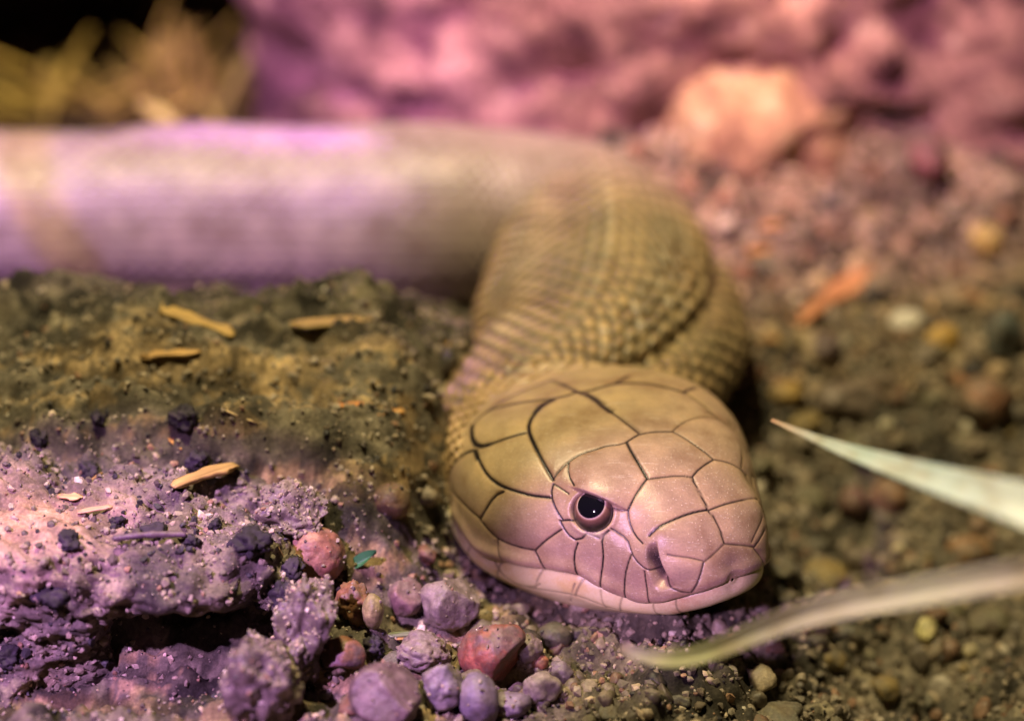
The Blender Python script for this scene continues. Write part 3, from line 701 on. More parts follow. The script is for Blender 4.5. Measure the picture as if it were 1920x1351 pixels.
lat = lat*bl+HR[:, 1]*(1-bl); upv = upv*bl+HR[:, 2]*(1-bl)
w0, a0, b0 = float(fW(np.array(UB))), float(fT(np.array(UB))), float(fB(np.array(UB)))
ks = [0, .8, 2.0, 3.5, 5.0, 7.0, 9.0, 40]
wS = np.interp(ss, ks, [w0, 1.75, 2.15, 2.4, 2.3, 1.9, 1.76, 1.76]); aS = np.interp(ss, ks, [a0, 1.15, 1.30, 1.45, 1.58, 1.68, 1.72, 1.72])
wob = sstep(7, 10, ss)*(.07*np.sin(ss*.62+.4)+.05*np.sin(ss*1.35))
bS = np.interp(ss, ks, [b0, -1.35, -1.45, -1.5, -1.6, -1.7, -1.72, -1.72]); nS = np.interp(ss, ks, [HN[0], 2.4, 2.2, 2.15, 2.1, 2.05, 2.0, 2.0])
def sm(a):
    for _ in range(20): a[1:-1] = .25*a[:-2]+.5*a[1:-1]+.25*a[2:]
    return a
wS, aS, bS = wS+wob, aS+wob*1.1, bS-.5*wob
wS, aS, bS, nS = map(sm, (wS, aS, bS, nS))
yB, zB = section(wS[:, None], aS[:, None], bS[:, None], nS[:, None], nS[:, None], (.42*aS+.58*bS)[:, None])
BP = sp_[:, None, :]+yB[..., None]*lat[:, None, :]+zB[..., None]*upv[:, None, :]
BN = grid_normals(BP, True)
if (BN[100, int(NT*.43)]@upv[100]) < 0: BN = -BN
TB = np.broadcast_to(TT[None, :], yB.shape); SB = np.broadcast_to(ss[:, None], yB.shape)
SLen = np.cumsum(np.r_[np.zeros((1, NT)), np.linalg.norm(np.diff(BP, axis=0), axis=-1)], 0)   # length along each flank
SLen = SB*(.45+.5*sstep(5, 8, SB))+SLen*(.55-.5*sstep(5, 8, SB))
e2, bk2, rn2 = scale_field(SLen-E0[0]+.9, TB, 29, .36)
bel2 = sstep(math.sin(math.radians(-24)), math.sin(math.radians(-40)), np.sin(TB))
vent = np.abs(((SB/.55) % 1)-.5)*2
dB = (.075*sstep(0, .28, e2)+.012*rn2-.02)*(1-.65*sstep(5, 9, SB))*(1-bel2)+bel2*(.03*sstep(0, .15, vent))
# loose skin folding along the left flank of the neck
tcr = np.radians(np.interp(SB, [0, 1.2, 3, 5, 6.5], [58, 50, 36, 20, 12]))
fold = sstep(0, .8, SB)*sstep(6.6, 4.8, SB)
dB = dB-.30*fold*np.exp(-((TB-tcr)/math.radians(7))**2)+.34*fold*np.exp(-((TB-tcr+math.radians(36))/math.radians(26))**2)
for k, (off, am) in enumerate(((12, .10), (21, .07), (30, .05))):
    dB = dB-am*fold*np.exp(-((TB-tcr-math.radians(off))/math.radians(3.2))**2)*sstep(1.0, 2.2, SB)*sstep(5.2, 3.6, SB)
dB = dB-.10*sstep(8, 11, SB)*np.exp(-((TB-np.radians(203)-.05*np.sin(SB*1.7))/math.radians(6))**2)+.05*sstep(8, 10, SB)*fbm(BP*.45, 2, 311)
PB = BP+BN*dB[..., None]
colb = np.broadcast_to(body_tan, PB.shape).copy()*(1+.30*rn2[..., None])
far = sstep(4.5, 8.0, SB)[..., None]
colb = colb*(1-far)+far*np.array([.33, .265, .22])*(1+.10*rn2[..., None])
bxc = BP[..., 0]+8.6+.55*(BP[..., 2]-1.7)
shadow_band = ((np.exp(-(bxc/.6)**4))*far[..., 0]*.75)[..., None]  # olive stripe painting the shadow between two lamp beams
colb = colb*(1-shadow_band)+shadow_band*np.array([.30, .25, .08])
grn = (sstep(0, .7, fbm(BP*.8, 3, 301))*.2)[..., None]
colb = colb*(1-grn)+grn*np.array([.26, .25, .13])
sk2 = (sstep(.28, .08, e2)*(1-bel2)*.85*(1-.8*far[..., 0]))[..., None]
colb = colb*(1-sk2)+sk2*np.array([.085, .07, .045])
colb = colb*(1-bel2[..., None])+bel2[..., None]*cream*.75
detb = np.zeros(PB.shape)
AV = np.concatenate([PHW, PB], 0)
nr = AV.shape[0]
Fs = grid_faces(nr, NT, True)
snake = mesh_obj('king_cobra', AV.reshape(-1, 3), Fs[:, ::-1], M['skin'], loc=(HO[0], HO[1], 0), cols=np.concatenate([colh, colb], 0).reshape(-1, 3))
at_ = snake.data.color_attributes.new('detail', 'FLOAT_COLOR', 'POINT')
dd = np.ones((nr*NT, 4), np.float32); dd[:, :3] = np.concatenate([deth, detb], 0).reshape(-1, 3)
at_.data.foreach_set('color', dd.ravel())
tag(snake, 'tan scaled snake resting its broad plated head on the gravel', 'snake')

# --- eyes
def make_eye(side):
    i = np.argmin(np.sum((HP-EYE*np.array([1, side, 1]))**2, -1)); n = HNm.reshape(-1, 3)[i]
    c = EYE*np.array([1, side, 1])-n*(.30 if side < 0 else .415)
    z = n+(E2*.22-E1*.05)*np.array([1, side, 1]); z /= np.linalg.norm(z); x = np.cross([0, 0, 1.], z); x /= np.linalg.norm(x); y = np.cross(z, x); R = np.stack([x, y, z], 1)
    def dome(r, th0, th1, nr=40, nth=64):
        th = np.linspace(th0, th1, nr); ph = np.linspace(0, 2*math.pi, nth, endpoint=False)
        A, B = np.meshgrid(th, ph, indexing='ij')
        return np.stack([r*np.sin(A)*np.cos(B), r*np.sin(A)*np.sin(B), r*np.cos(A)], -1), A
    P, A = dome(.43, .004, 1.9)
    r = A
    col = np.zeros(P.shape)
    stops = [0, .54, .57, .62, .68, .80, .92, 1.9]
    cs = np.array([(.01, .01, .012), (.03, .02, .02), (.66, .54, .46), (.34, .19, .14), (.16, .075, .055), (.09, .045, .035), (.025, .016, .014), (.02, .014, .012)])
    for k in range(3): col[..., k] = np.interp(r, stops, cs[:, k])
    Wd = head_world((P.reshape(-1, 3)@R.T)+c)
    o = mesh_obj('eye', Wd, grid_faces(*A.shape, True), M['eye'], parent=snake, loc=head_world(c[None])[0], cols=col.reshape(-1, 3))
    P2, A2 = dome(.434, .004, .55, 24, 64)
    W2 = head_world((P2.reshape(-1, 3)@R.T)+c)
    pu = mesh_obj('pupil', W2, grid_faces(*A2.shape, True), M['pupil'], loc=head_world(c[None])[0])
    pu.parent = o; pu.location = (0, 0, 0)
    o['label'] = 'round black eye with a pale ringed brown iris'
for side in (-1, 1): make_eye(side)

# ------------------------------------------------------------------ loose things
rng = np.random.default_rng(7); random.seed(7)
def rand_rot(r):
    q = r.normal(size=4); q /= np.linalg.norm(q); w, x, y, z = q
    return np.array([[1-2*(y*y+z*z), 2*(x*y-z*w), 2*(x*z+y*w)], [2*(x*y+z*w), 1-2*(x*x+z*z), 2*(y*z-x*w)], [2*(x*z-y*w), 2*(y*z+x*w), 1-2*(x*x+y*y)]])
def ground_at(px, py, dz=0.0):
    """the point of the soil sheet seen at that spot of the photograph"""
    d = FW+((px-960)/5333.33)*RT-((py-675.5)/5333.33)*UP
    t = np.arange(34, 95, .04); Q = CAM+t[:, None]*d
    under = Q[:, 2] < gz(Q[:, 0], Q[:, 1])
    k = int(np.argmax(under)) if under.any() else len(t)-1
    p = Q[k]
    return np.array([p[0], p[1], float(gz(p[0], p[1]))])
from mathutils.bvhtree import BVHTree
bvh = BVHTree.FromPolygons([tuple(v) for v in LV], [tuple(f) for f in LF.tolist()])
def drop(px, py):
    """nearest surface (ledge or soil) seen at that spot"""
    g = ground_at(px, py)
    d = Vector(g-CAM).normalized()
    h = bvh.ray_cast(Vector(CAM), d)
    if h[0] is not None and (h[0]-Vector(CAM)).length < np.linalg.norm(g-CAM): return np.array(h[0])
    return g

def stone_mesh(size, seed, col, col2=None, rough=.12, ang=0, sub=4, flat=1.0, crumb=0.0):
    sub = max(sub, 5) if size[0] > .4 and size[0] < .99 else sub
    r = np.random.default_rng(seed); V, Fc = ico(sub)
    P = V.copy()
    for _ in range(ang):                                               # broken facets
        n = r.normal(size=3); n /= np.linalg.norm(n); k = r.uniform(.55, .85)
        d = P@n; P = P-np.maximum(d-k, 0)[:, None]*n*.85
    d = rough*1.25*fbm(V*1.1+seed*3.1, 5, seed, .55)+.5*rough*fbm(V*.55+seed, 2, seed+2)
    if crumb: d = d+crumb*lump(V*2.2+seed, seed+3)+crumb*.6*lump(V*4.6+seed, seed+4)
    P = P*(1+d)[:, None]
    P = P@rand_rot(r).T*.3+P*.7 if False else P
    P = P*np.array(size)*np.array([1, 1, flat])
    c = np.array(col)*(1+.18*fbm(V*2+seed, 3, seed+9))[:, None]
    if col2 is not None:
        m = sstep(-.05, .35, fbm(V*1.1+seed*1.7, 3, seed+21))[:, None]; c = c*(1-m)+m*np.array(col2)
    return P, Fc, np.clip(c, .004, 1)
DUSTED = []
def stone(name, px, py, w, h, label, cat, col, col2=None, seed=1, rough=.12, ang=0, depth=None, sink=.25, rot=0.0, tilt=0.0, group=None, crumb=0.0, mat='stone', sub=4, base=None):
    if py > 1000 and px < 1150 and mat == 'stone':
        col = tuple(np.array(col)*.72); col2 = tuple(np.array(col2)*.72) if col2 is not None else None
    p = drop(px, py) if base is None else np.array(base)
    dep = (p-CAM)@FW; k = dep/5333.33
    rx, rz = w*k/2, h*k/2
    ry = depth*k/2 if depth else (rx+rz)/2
    P, Fc, c = stone_mesh((rx, ry, rz), seed, col, col2, rough, ang, sub, crumb=crumb)
    ct, st = math.cos(tilt), math.sin(tilt); P = P@np.array([[ct, 0, st], [0, 1, 0], [-st, 0, ct]])
    cr, sr = math.cos(rot), math.sin(rot); P = P@np.array([[cr, sr, 0], [-sr, cr, 0], [0, 0, 1]])
    zmin = P[:, 2].min()
    centre = p.copy()
    # the traced spot is the stone's middle: rest its underside on the surface just below it
    q = drop(px, py+h*.42) if base is None else p
    centre = np.array([q[0], q[1]+ry*.55, q[2]-zmin*(1-sink)])
    o = mesh_obj(name, P+centre, Fc, M[mat], loc=(centre[0], centre[1], centre[2]+zmin), cols=c)
    if mat == 'stone' and py > 900: DUSTED.append((P+centre, Fc, .8 if name == 'clay_lump' else .06))
    return tag(o, label, cat, group)

# pebbles in the front gravel
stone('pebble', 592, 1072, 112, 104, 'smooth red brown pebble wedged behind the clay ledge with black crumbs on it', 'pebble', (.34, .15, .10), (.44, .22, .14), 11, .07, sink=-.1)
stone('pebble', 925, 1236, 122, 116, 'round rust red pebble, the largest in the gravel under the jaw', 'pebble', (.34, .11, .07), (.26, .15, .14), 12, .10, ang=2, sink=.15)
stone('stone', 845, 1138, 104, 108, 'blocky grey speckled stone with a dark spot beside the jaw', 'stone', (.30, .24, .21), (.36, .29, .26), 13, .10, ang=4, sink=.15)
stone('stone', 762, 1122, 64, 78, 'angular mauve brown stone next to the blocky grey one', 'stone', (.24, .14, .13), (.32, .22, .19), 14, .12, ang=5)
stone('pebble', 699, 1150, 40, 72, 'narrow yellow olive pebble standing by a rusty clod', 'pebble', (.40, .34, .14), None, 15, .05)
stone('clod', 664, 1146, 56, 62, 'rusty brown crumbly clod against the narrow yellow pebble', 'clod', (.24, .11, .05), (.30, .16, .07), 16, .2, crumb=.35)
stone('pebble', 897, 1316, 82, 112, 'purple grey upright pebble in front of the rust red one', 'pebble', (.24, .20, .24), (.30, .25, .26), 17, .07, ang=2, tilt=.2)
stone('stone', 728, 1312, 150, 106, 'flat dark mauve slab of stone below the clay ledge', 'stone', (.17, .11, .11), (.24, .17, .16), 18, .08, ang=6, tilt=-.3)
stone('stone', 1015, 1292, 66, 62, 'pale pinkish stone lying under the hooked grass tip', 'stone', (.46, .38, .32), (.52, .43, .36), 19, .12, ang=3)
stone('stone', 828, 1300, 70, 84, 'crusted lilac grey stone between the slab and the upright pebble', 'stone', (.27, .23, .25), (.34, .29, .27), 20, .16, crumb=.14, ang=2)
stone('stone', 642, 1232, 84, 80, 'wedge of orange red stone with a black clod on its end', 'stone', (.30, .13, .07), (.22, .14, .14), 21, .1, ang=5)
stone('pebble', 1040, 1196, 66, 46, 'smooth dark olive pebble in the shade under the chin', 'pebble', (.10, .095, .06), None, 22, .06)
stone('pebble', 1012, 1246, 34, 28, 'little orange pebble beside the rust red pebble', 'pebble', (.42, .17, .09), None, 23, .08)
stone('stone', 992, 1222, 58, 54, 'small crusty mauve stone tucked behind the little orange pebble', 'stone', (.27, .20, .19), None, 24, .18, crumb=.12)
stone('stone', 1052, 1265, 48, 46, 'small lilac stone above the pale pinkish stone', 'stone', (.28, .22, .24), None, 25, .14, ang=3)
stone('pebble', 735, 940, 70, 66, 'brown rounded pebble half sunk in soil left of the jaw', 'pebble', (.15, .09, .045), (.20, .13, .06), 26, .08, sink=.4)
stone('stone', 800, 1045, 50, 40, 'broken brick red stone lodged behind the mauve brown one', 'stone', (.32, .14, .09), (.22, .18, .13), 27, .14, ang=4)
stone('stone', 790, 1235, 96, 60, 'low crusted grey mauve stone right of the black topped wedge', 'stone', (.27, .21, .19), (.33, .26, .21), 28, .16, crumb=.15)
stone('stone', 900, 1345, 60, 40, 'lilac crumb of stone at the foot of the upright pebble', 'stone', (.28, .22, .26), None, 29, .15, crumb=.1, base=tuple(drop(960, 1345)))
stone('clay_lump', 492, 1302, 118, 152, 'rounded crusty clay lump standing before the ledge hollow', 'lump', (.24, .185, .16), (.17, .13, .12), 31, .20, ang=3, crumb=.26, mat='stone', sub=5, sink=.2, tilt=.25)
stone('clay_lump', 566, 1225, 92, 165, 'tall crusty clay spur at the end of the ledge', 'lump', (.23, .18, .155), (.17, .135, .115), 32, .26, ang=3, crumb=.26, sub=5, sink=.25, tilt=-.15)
stone('clay_lump', 545, 975, 105, 80, 'knobbly clay hump behind the red brown pebble', 'lump', (.21, .165, .135), (.16, .13, .10), 33, .26, ang=3, crumb=.26, sub=5, sink=.5)
# black clods on ledge and mound
BL = (.028, .024, .026)
for k, (px, py, w, h, lab) in enumerate([
        (110, 1132, 62, 46, 'lumpy black clod, the biggest on the pale smooth patch of the ledge'),
        (128, 1020, 34, 26, 'black clod at the back edge of the pale smooth patch'),
        (222, 982, 26, 20, 'black clod just right of the pale straw stub on the ledge'),
        (290, 1000, 44, 26, 'heap of black crumbs pressed behind the dark twig'),
        (362, 1022, 24, 22, 'black clod at the tip of the dark twig'),
        (474, 1034, 58, 44, 'crumbly black clod on the right end of the ledge'),
        (553, 1070, 44, 26, 'black clod perched on the red brown pebble edge'),
        (592, 1090, 24, 26, 'small black clod below the red brown pebble'),
        (528, 1130, 30, 46, 'upright black clod on the side of the clay spur'),
        (560, 945, 28, 28, 'black clod on top of the knobbly clay hump'),
        (590, 956, 26, 26, 'black clod leaning on the knobbly clay hump, nearer the snake'),
        (168, 888, 30, 28, 'black clod beside the thin leaning straw'),
        (347, 795, 42, 40, 'round black clod lying alone on the yellow soil mound'),
        (372, 876, 32, 34, 'black clod touching the chunky yellow wood chip'),
        (186, 790, 24, 26, 'small black clod on the yellow crust of the mound'),
        (75, 828, 26, 24, 'small black clod low on the mound above the ledge'),
        (404, 988, 20, 22, 'small black clod behind the right end of the dark twig'),
        (18, 1240, 40, 30, 'black clod stuck on the front face of the ledge'),
        (700, 1222, 30, 36, 'black clod on the orange red wedge of stone'),
        (842, 1150, 22, 26, 'dark fleck of grit stuck to the blocky grey stone'),
        ]):
    stone('clod', px, py, w*.82, h*.82, lab, 'clod', BL, (.045, .035, .045), 60+k, .45, crumb=.45, mat='clod', rot=k*1.3, sink=.3)

# ---- wood chips, straws and a twig
def chip(name, a, b, width, thick, label, cat, col, seed, lift=.0, group=None, ragged=.5, world=False):
    """splinter between two spots; width and thickness in cm"""
    A = np.array(a, float) if world else drop(*a); B = np.array(b, float) if world else drop(*b)
    if not world:
        thick = thick*.6; A[2] += lift+thick*.2; B[2] += lift+thick*.2
    r = np.random.default_rng(seed)
    ax = B-A; L = np.linalg.norm(ax); ax /= L
    side = np.cross([0, 0, 1.], ax); side /= np.linalg.norm(side); upn = np.cross(ax, side)
    n, m = 26, 14
    t = np.linspace(0, 1, n); ph = np.linspace(0, 2*math.pi, m, endpoint=False)
    Tm, Ph = np.meshgrid(t, ph, indexing='ij')
    endt = np.minimum(sstep(0, .14, Tm+.08*r.normal(size=(1, m))), sstep(1, .80, Tm+.10*r.normal(size=(1, m))))
    wv = (1+.38*fbm(np.stack([Tm*3+seed, 0*Tm, 0*Tm], -1), 2, seed))*(.25+.75*endt**ragged)
    cy = np.sign(np.cos(Ph))*np.abs(np.cos(Ph))**.6*width/2*wv; cz = np.sign(np.sin(Ph))*np.abs(np.sin(Ph))**.6*thick/2*(.3+.7*endt)
    q = np.stack([Tm*L, cy, cz], -1)
    f = fbm(np.stack([Tm*2.0, cy/width*6, cz/thick*3], -1)+seed, 3, seed+5)
    cy = cy+f*width*.06; cz = cz+f*thick*.18+.04*L*np.sin(Tm*math.pi)*r.uniform(-.2, .6)
    loc = (A+B)/2; loc = loc-np.array([0, 0, thick/2])
    Vl = np.stack([(Tm-.5)*L, cy, cz+thick/2], -1).reshape(-1, 3)
    R = np.stack([ax, side, upn], 1)
    Fc = grid_faces(n, m, True).tolist(); Fc.append(list(range(m))[::-1]); Fc.append([(n-1)*m+k for k in range(m)])
    c = np.array(col)*(1+.15*f.reshape(-1, 1)); c = np.clip(c, .005, 1)
    me_o = mesh_obj(name, Vl, Fc, M['wood'], cols=c)
    me_o.matrix_world = Matrix.Translation(Vector(loc)*S)@Matrix(R.tolist()).to_4x4()
    return tag(me_o, label, cat, group)
YW = (.46, .30, .10); OW = (.58, .30, .10); PW = (.60, .44, .22)
chip('wood_chip', (322, 922), (445, 880), .34, .14, 'chunky yellow wood chip on the edge of the soil mound', 'wood chip', YW, 101, .06)
chip('wood_chip', (146, 970), (212, 959), .11, .07, 'short pale straw stub lying on the clay ledge', 'wood chip', (.58, .36, .20), 102)
chip('wood_chip', (108, 930), (156, 936), .15, .06, 'small orange chip at the foot of the thin leaning straw', 'wood chip', (.66, .38, .18), 103)
chip('straw', (150, 925), (192, 886), .05, .04, 'thin leaning straw at the border of ledge and mound', 'straw', (.50, .28, .12), 104)
chip('wood_chip', (300, 585), (438, 632), .34, .13, 'long slanting yellow chip below the snake body', 'wood chip', YW, 105, .05)
chip('wood_chip', (265, 672), (378, 664), .26, .10, 'flat orange chip in the middle of the mound', 'wood chip', (.44, .26, .09), 106)
chip('wood_chip', (545, 615), (698, 600), .26, .10, 'dull yellow chip lying straight below the snake body', 'wood chip', (.34, .22, .07), 107)
chip('wood_chip', (842, 648), (890, 632), .24, .10, 'bright yellow chip touching the neck of the snake', 'wood chip', (.62, .40, .05), 108)
chip('wood_chip', (712, 780), (752, 768), .22, .12, 'stubby orange chip near the back of the head', 'wood chip', (.60, .32, .11), 109)
chip('wood_chip', (622, 762), (682, 758), .15, .07, 'reddish orange sliver left of the stubby chip', 'wood chip', (.50, .20, .05), 110)
chip('wood_chip', (318, 822), (342, 848), .09, .05, 'tiny orange splinter under the lone black clod', 'wood chip', (.58, .30, .08), 111)
chip('straw', (415, 768), (482, 794), .09, .05, 'pale thin splinter right of the lone black clod', 'straw', (.55, .40, .20), 112)
chip('wood_chip', (1492, 618), (1632, 520), .40, .22, 'thick orange brown stick leaning on the gravel bank', 'stick', (.55, .25, .12), 113, .12)
chip('wood_chip', (1378, 480), (1448, 470), .26, .12, 'orange chip close to the outer bend of the neck', 'wood chip', (.55, .26, .06), 114)
chip('wood_chip', (1412, 640), (1495, 634), .22, .10, 'dark orange chip at the low end of the thick stick', 'wood chip', (.36, .18, .06), 115)
chip('wood_chip', (1730, 580), (1868, 572), .30, .10, 'yellow chip above the white pebble on the bank', 'wood chip', (.60, .38, .12), 116)
chip('straw', (521, 1028), (538, 1062), .025, .025, 'hair thin straw leaning on the red brown pebble', 'straw', (.50, .30, .16), 117)
chip('wood_chip', (728, 1192), (800, 1186), .16, .07, 'grey green flake wedged under the blocky grey stone', 'wood chip', (.22, .24, .17), 118)
chip('wood_chip', (740, 1198), (790, 1200), .10, .05, 'thin orange splinter below the grey green flake', 'wood chip', (.50, .27, .12), 119)
chip('wood_chip', (1425, 430), (1480, 415), .34, .14, 'rounded orange chip behind the bend of the neck', 'wood chip', (.52, .26, .08), 120)
chip('wood_chip', (1370, 1195), (1385, 1225), .10, .06, 'rust brown splinter in the dark below the snout', 'wood chip', (.34, .15, .06), 121)
def twig():
    A = drop(212, 1032); B = drop(352, 1026); A[2] += .2; B[2] += .2
    n, m = 40, 12; L = np.linalg.norm(B-A); ax = (B-A)/L; side = np.cross([0, 0, 1.], ax); side /= np.linalg.norm(side); upn = np.cross(ax, side)
    t = np.linspace(0, 1, n); r = .052*(1+.25*np.exp(-((t-.55)/.04)**2)+.12*vnoise(np.stack([t*14, 0*t, 0*t], -1), 5))*np.minimum(1, np.sqrt(np.minimum(t, 1-t)*26)+.25)
    ph = np.linspace(0, 2*math.pi, m, endpoint=False)
    V = np.stack([np.repeat(t[:, None]*L, m, 1), r[:, None]*np.cos(ph), r[:, None]*np.sin(ph)+(.04*np.sin(t*3.0))[:, None]], -1).reshape(-1, 3)
    W = A+V@np.stack([ax, side, upn], 1).T
    Fc = grid_faces(n, m, True).tolist(); Fc.append(list(range(m))[::-1]); Fc.append([(n-1)*m+k for k in range(m)])
    o = mesh_obj('twig', W, Fc, M['stone'], loc=(A+B)/2-np.array([0, 0, .06]), cols=np.broadcast_to(np.array([.12, .075, .10]), W.shape))
    tag(o, 'smooth dark purple brown twig lying along the clay ledge', 'twig')
twig()

# ---- grass blades
def blade(path, widths, label, cols, fold=.25, twist=0.0):
    path = np.array(path, float); d = np.r_[0, np.cumsum(np.linalg.norm(np.diff(path, axis=0), axis=1))]
    n = 70; s = np.linspace(0, d[-1], n)
    P = np.stack([np.interp(s, d, path[:, k]) for k in range(3)], -1)
    for _ in range(10): P[1:-1] = .25*P[:-2]+.5*P[1:-1]+.25*P[2:]
    W = np.interp(s, d, widths)
    tgn = np.gradient(P, axis=0); tgn /= np.linalg.norm(tgn, axis=1, keepdims=True)
    view = np.array([0, -.72, .69])
    side = np.cross(tgn, view); side /= np.linalg.norm(side, axis=1, keepdims=True); nrm = np.cross(side, tgn)
    NA = 21; a = np.linspace(-1, 1, NA); prof = fold*(1-np.abs(a))+.035*np.cos(a*math.pi*10)
    top = P[:, None]+side[:, None]*(a[None, :, None]*W[:, None, None]/2)+nrm[:, None]*((-prof)[None, :, None]*W[:, None, None]/2)
    th = np.full((n, 1, 1), .012)+0*top[..., :1]
    bot = top-nrm[:, None]*.02
    ring = np.concatenate([top, bot[:, ::-1]], 1)
    Fc = grid_faces(n, 2*NA, True).tolist(); Fc.append(list(range(2*NA))[::-1]); Fc.append([(n-1)*2*NA+k for k in range(2*NA)])
    cc = np.stack([np.interp(s, d, [c[k] for c in cols]) for k in range(3)], -1)
    edge = np.concatenate([np.abs(a), np.abs(a)[::-1]])
    C_ = cc[:, None]*(1-.16*np.cos(edge*math.pi*10)[None, :, None])
    spots = .6*sstep(.3, .6, fbm(ring*np.array([2.0, 3, 3]), 4, 901))[..., None]; C_ = C_*(1-.6*spots)+.6*spots*np.array([.30, .20, .11])
    o = mesh_obj('grass_blade', ring.reshape(-1, 3), Fc, M['blade'], loc=path[-1], cols=C_.reshape(-1, 3))
    return tag(o, label, 'grass blade', 'dry grass blades beside the snout')
rootA = (11.5, -8.5, -2.2); rootB = (11.0, -10.2, -2.2)
blade([at_d(1446, 786, 44.4), at_d(1520, 818, 43.2), at_d(1600, 848, 42.0), at_d(1750, 895, 40.2), at_d(1920, 942, 38.6), at_d(2100, 1010, 38.0), at_d(2240, 1130, 38.6), rootA],
      [.06, .13, .24, .43, .64, .78, .85, .5], 'wide pale green grass blade tapering to a tip behind the snout',
      [(.50, .30, .24), (.48, .50, .54), (.52, .62, .68), (.60, .70, .84), (.74, .80, .98), (.7, .7, .8), (.4, .45, .3), (.3, .35, .2)])  # bluish stops carry cool light painted into the blade
blade([at_d(1163, 1212, 42.0), at_d(1195, 1240, 41.8), at_d(1245, 1252, 41.6), at_d(1330, 1225, 41.2), at_d(1450, 1168, 40.6), at_d(1580, 1130, 39.8), at_d(1720, 1110, 39), at_d(1920, 1072, 38), at_d(2120, 1050, 38.0), at_d(2230, 1150, 38.4), rootB],
      [.14, .19, .24, .28, .34, .40, .40, .40, .45, .5, .4], 'narrow folded grass blade with a hooked withered tip under the chin',
      [(.24, .20, .20), (.32, .28, .26), (.50, .48, .36), (.55, .55, .38), (.74, .64, .76), (.84, .72, .90), (.90, .82, .96), (.82, .68, .86), (.5, .45, .3), (.4, .4, .25), (.3, .35, .2)], .35)  # pink and lilac stops paint purple lamp light onto the blade

# ---- bank and right-hand gravel
stone('pebble', 1702, 606, 66, 44, 'white oval pebble on the gravel bank', 'pebble', (.72, .66, .58), None, 201, .05)
stone('stone', 1832, 182, 70, 78, 'bright red stone, the higher of two on the bank', 'stone', (.26, .05, .03), (.18, .05, .045), 202, .25, ang=7)
stone('stone', 1736, 312, 74, 84, 'dull crimson stone, the lower of two on the bank', 'stone', (.20, .055, .055), (.15, .06, .06), 203, .25, ang=7)
stone('stone', 1690, 200, 110, 90, 'dark violet grey stone at the edge of the pink boulder', 'stone', (.14, .11, .13), (.20, .16, .16), 204, .15, ang=4)
stone('pebble', 1850, 455, 60, 62, 'glowing yellow pebble halfway up the bank', 'pebble', (.66, .46, .14), None, 205, .1)
stone('pebble', 1770, 640, 66, 60, 'ochre pebble beside the white oval one', 'pebble', (.50, .30, .07), None, 206, .1)
stone('stone', 1880, 640, 70, 100, 'dark slate stone standing on the bank foot', 'stone', (.09, .10, .09), None, 207, .1, ang=3)
stone('pebble', 1668, 940, 78, 66, 'orange brown pebble under the wide grass blade', 'pebble', (.28, .14, .07), (.22, .12, .07), 208, .09)
stone('pebble', 1600, 945, 56, 62, 'dark maroon pebble left of the orange brown one', 'pebble', (.15, .075, .06), None, 209, .1)
stone('pebble', 1820, 1040, 90, 62, 'broad rust brown pebble between the two grass blades', 'pebble', (.25, .13, .06), (.19, .13, .07), 210, .1)
stone('pebble', 1612, 1055, 56, 40, 'grey brown pebble right of the snout', 'pebble', (.17, .13, .10), None, 211, .1)
stone('stone', 1740, 1185, 44, 56, 'pale yellow chip of stone below the folded grass blade', 'stone', (.60, .52, .24), None, 212, .1, ang=4)
stone('pebble', 1820, 1222, 30, 28, 'tiny cream pebble right of the pale yellow chip', 'pebble', (.62, .54, .32), None, 213, .08)
stone('stone', 1685, 1035, 30, 26, 'tiny cream stone between the blades', 'stone', (.64, .56, .36), None, 214, .1, ang=3)
stone('pebble', 1475, 745, 66, 50, 'golden brown pebble near the back of the head', 'pebble', (.30, .19, .05), None, 215, .1)
stone('stone', 1590, 760, 120, 80, 'grey brown angular stone behind the grass tip', 'stone', (.17, .13, .10), None, 216, .12, ang=5)
stone('pebble', 1850, 760, 110, 90, 'big red brown pebble at the foot of the bank', 'pebble', (.25, .12, .07), (.17, .12, .08), 217, .1)
stone('pebble', 1660, 800, 26, 24, 'small glassy cream pebble above the wide blade', 'pebble', (.62, .56, .40), None, 218, .08)
stone('pebble', 1810, 805, 30, 30, 'pale cream pebble above the wide blade, nearer the bank', 'pebble', (.66, .60, .48), None, 219, .08)
stone('stone', 1545, 660, 70, 60, 'dark purple brown stone under the thick stick', 'stone', (.12, .075, .075), None, 220, .12, ang=3)
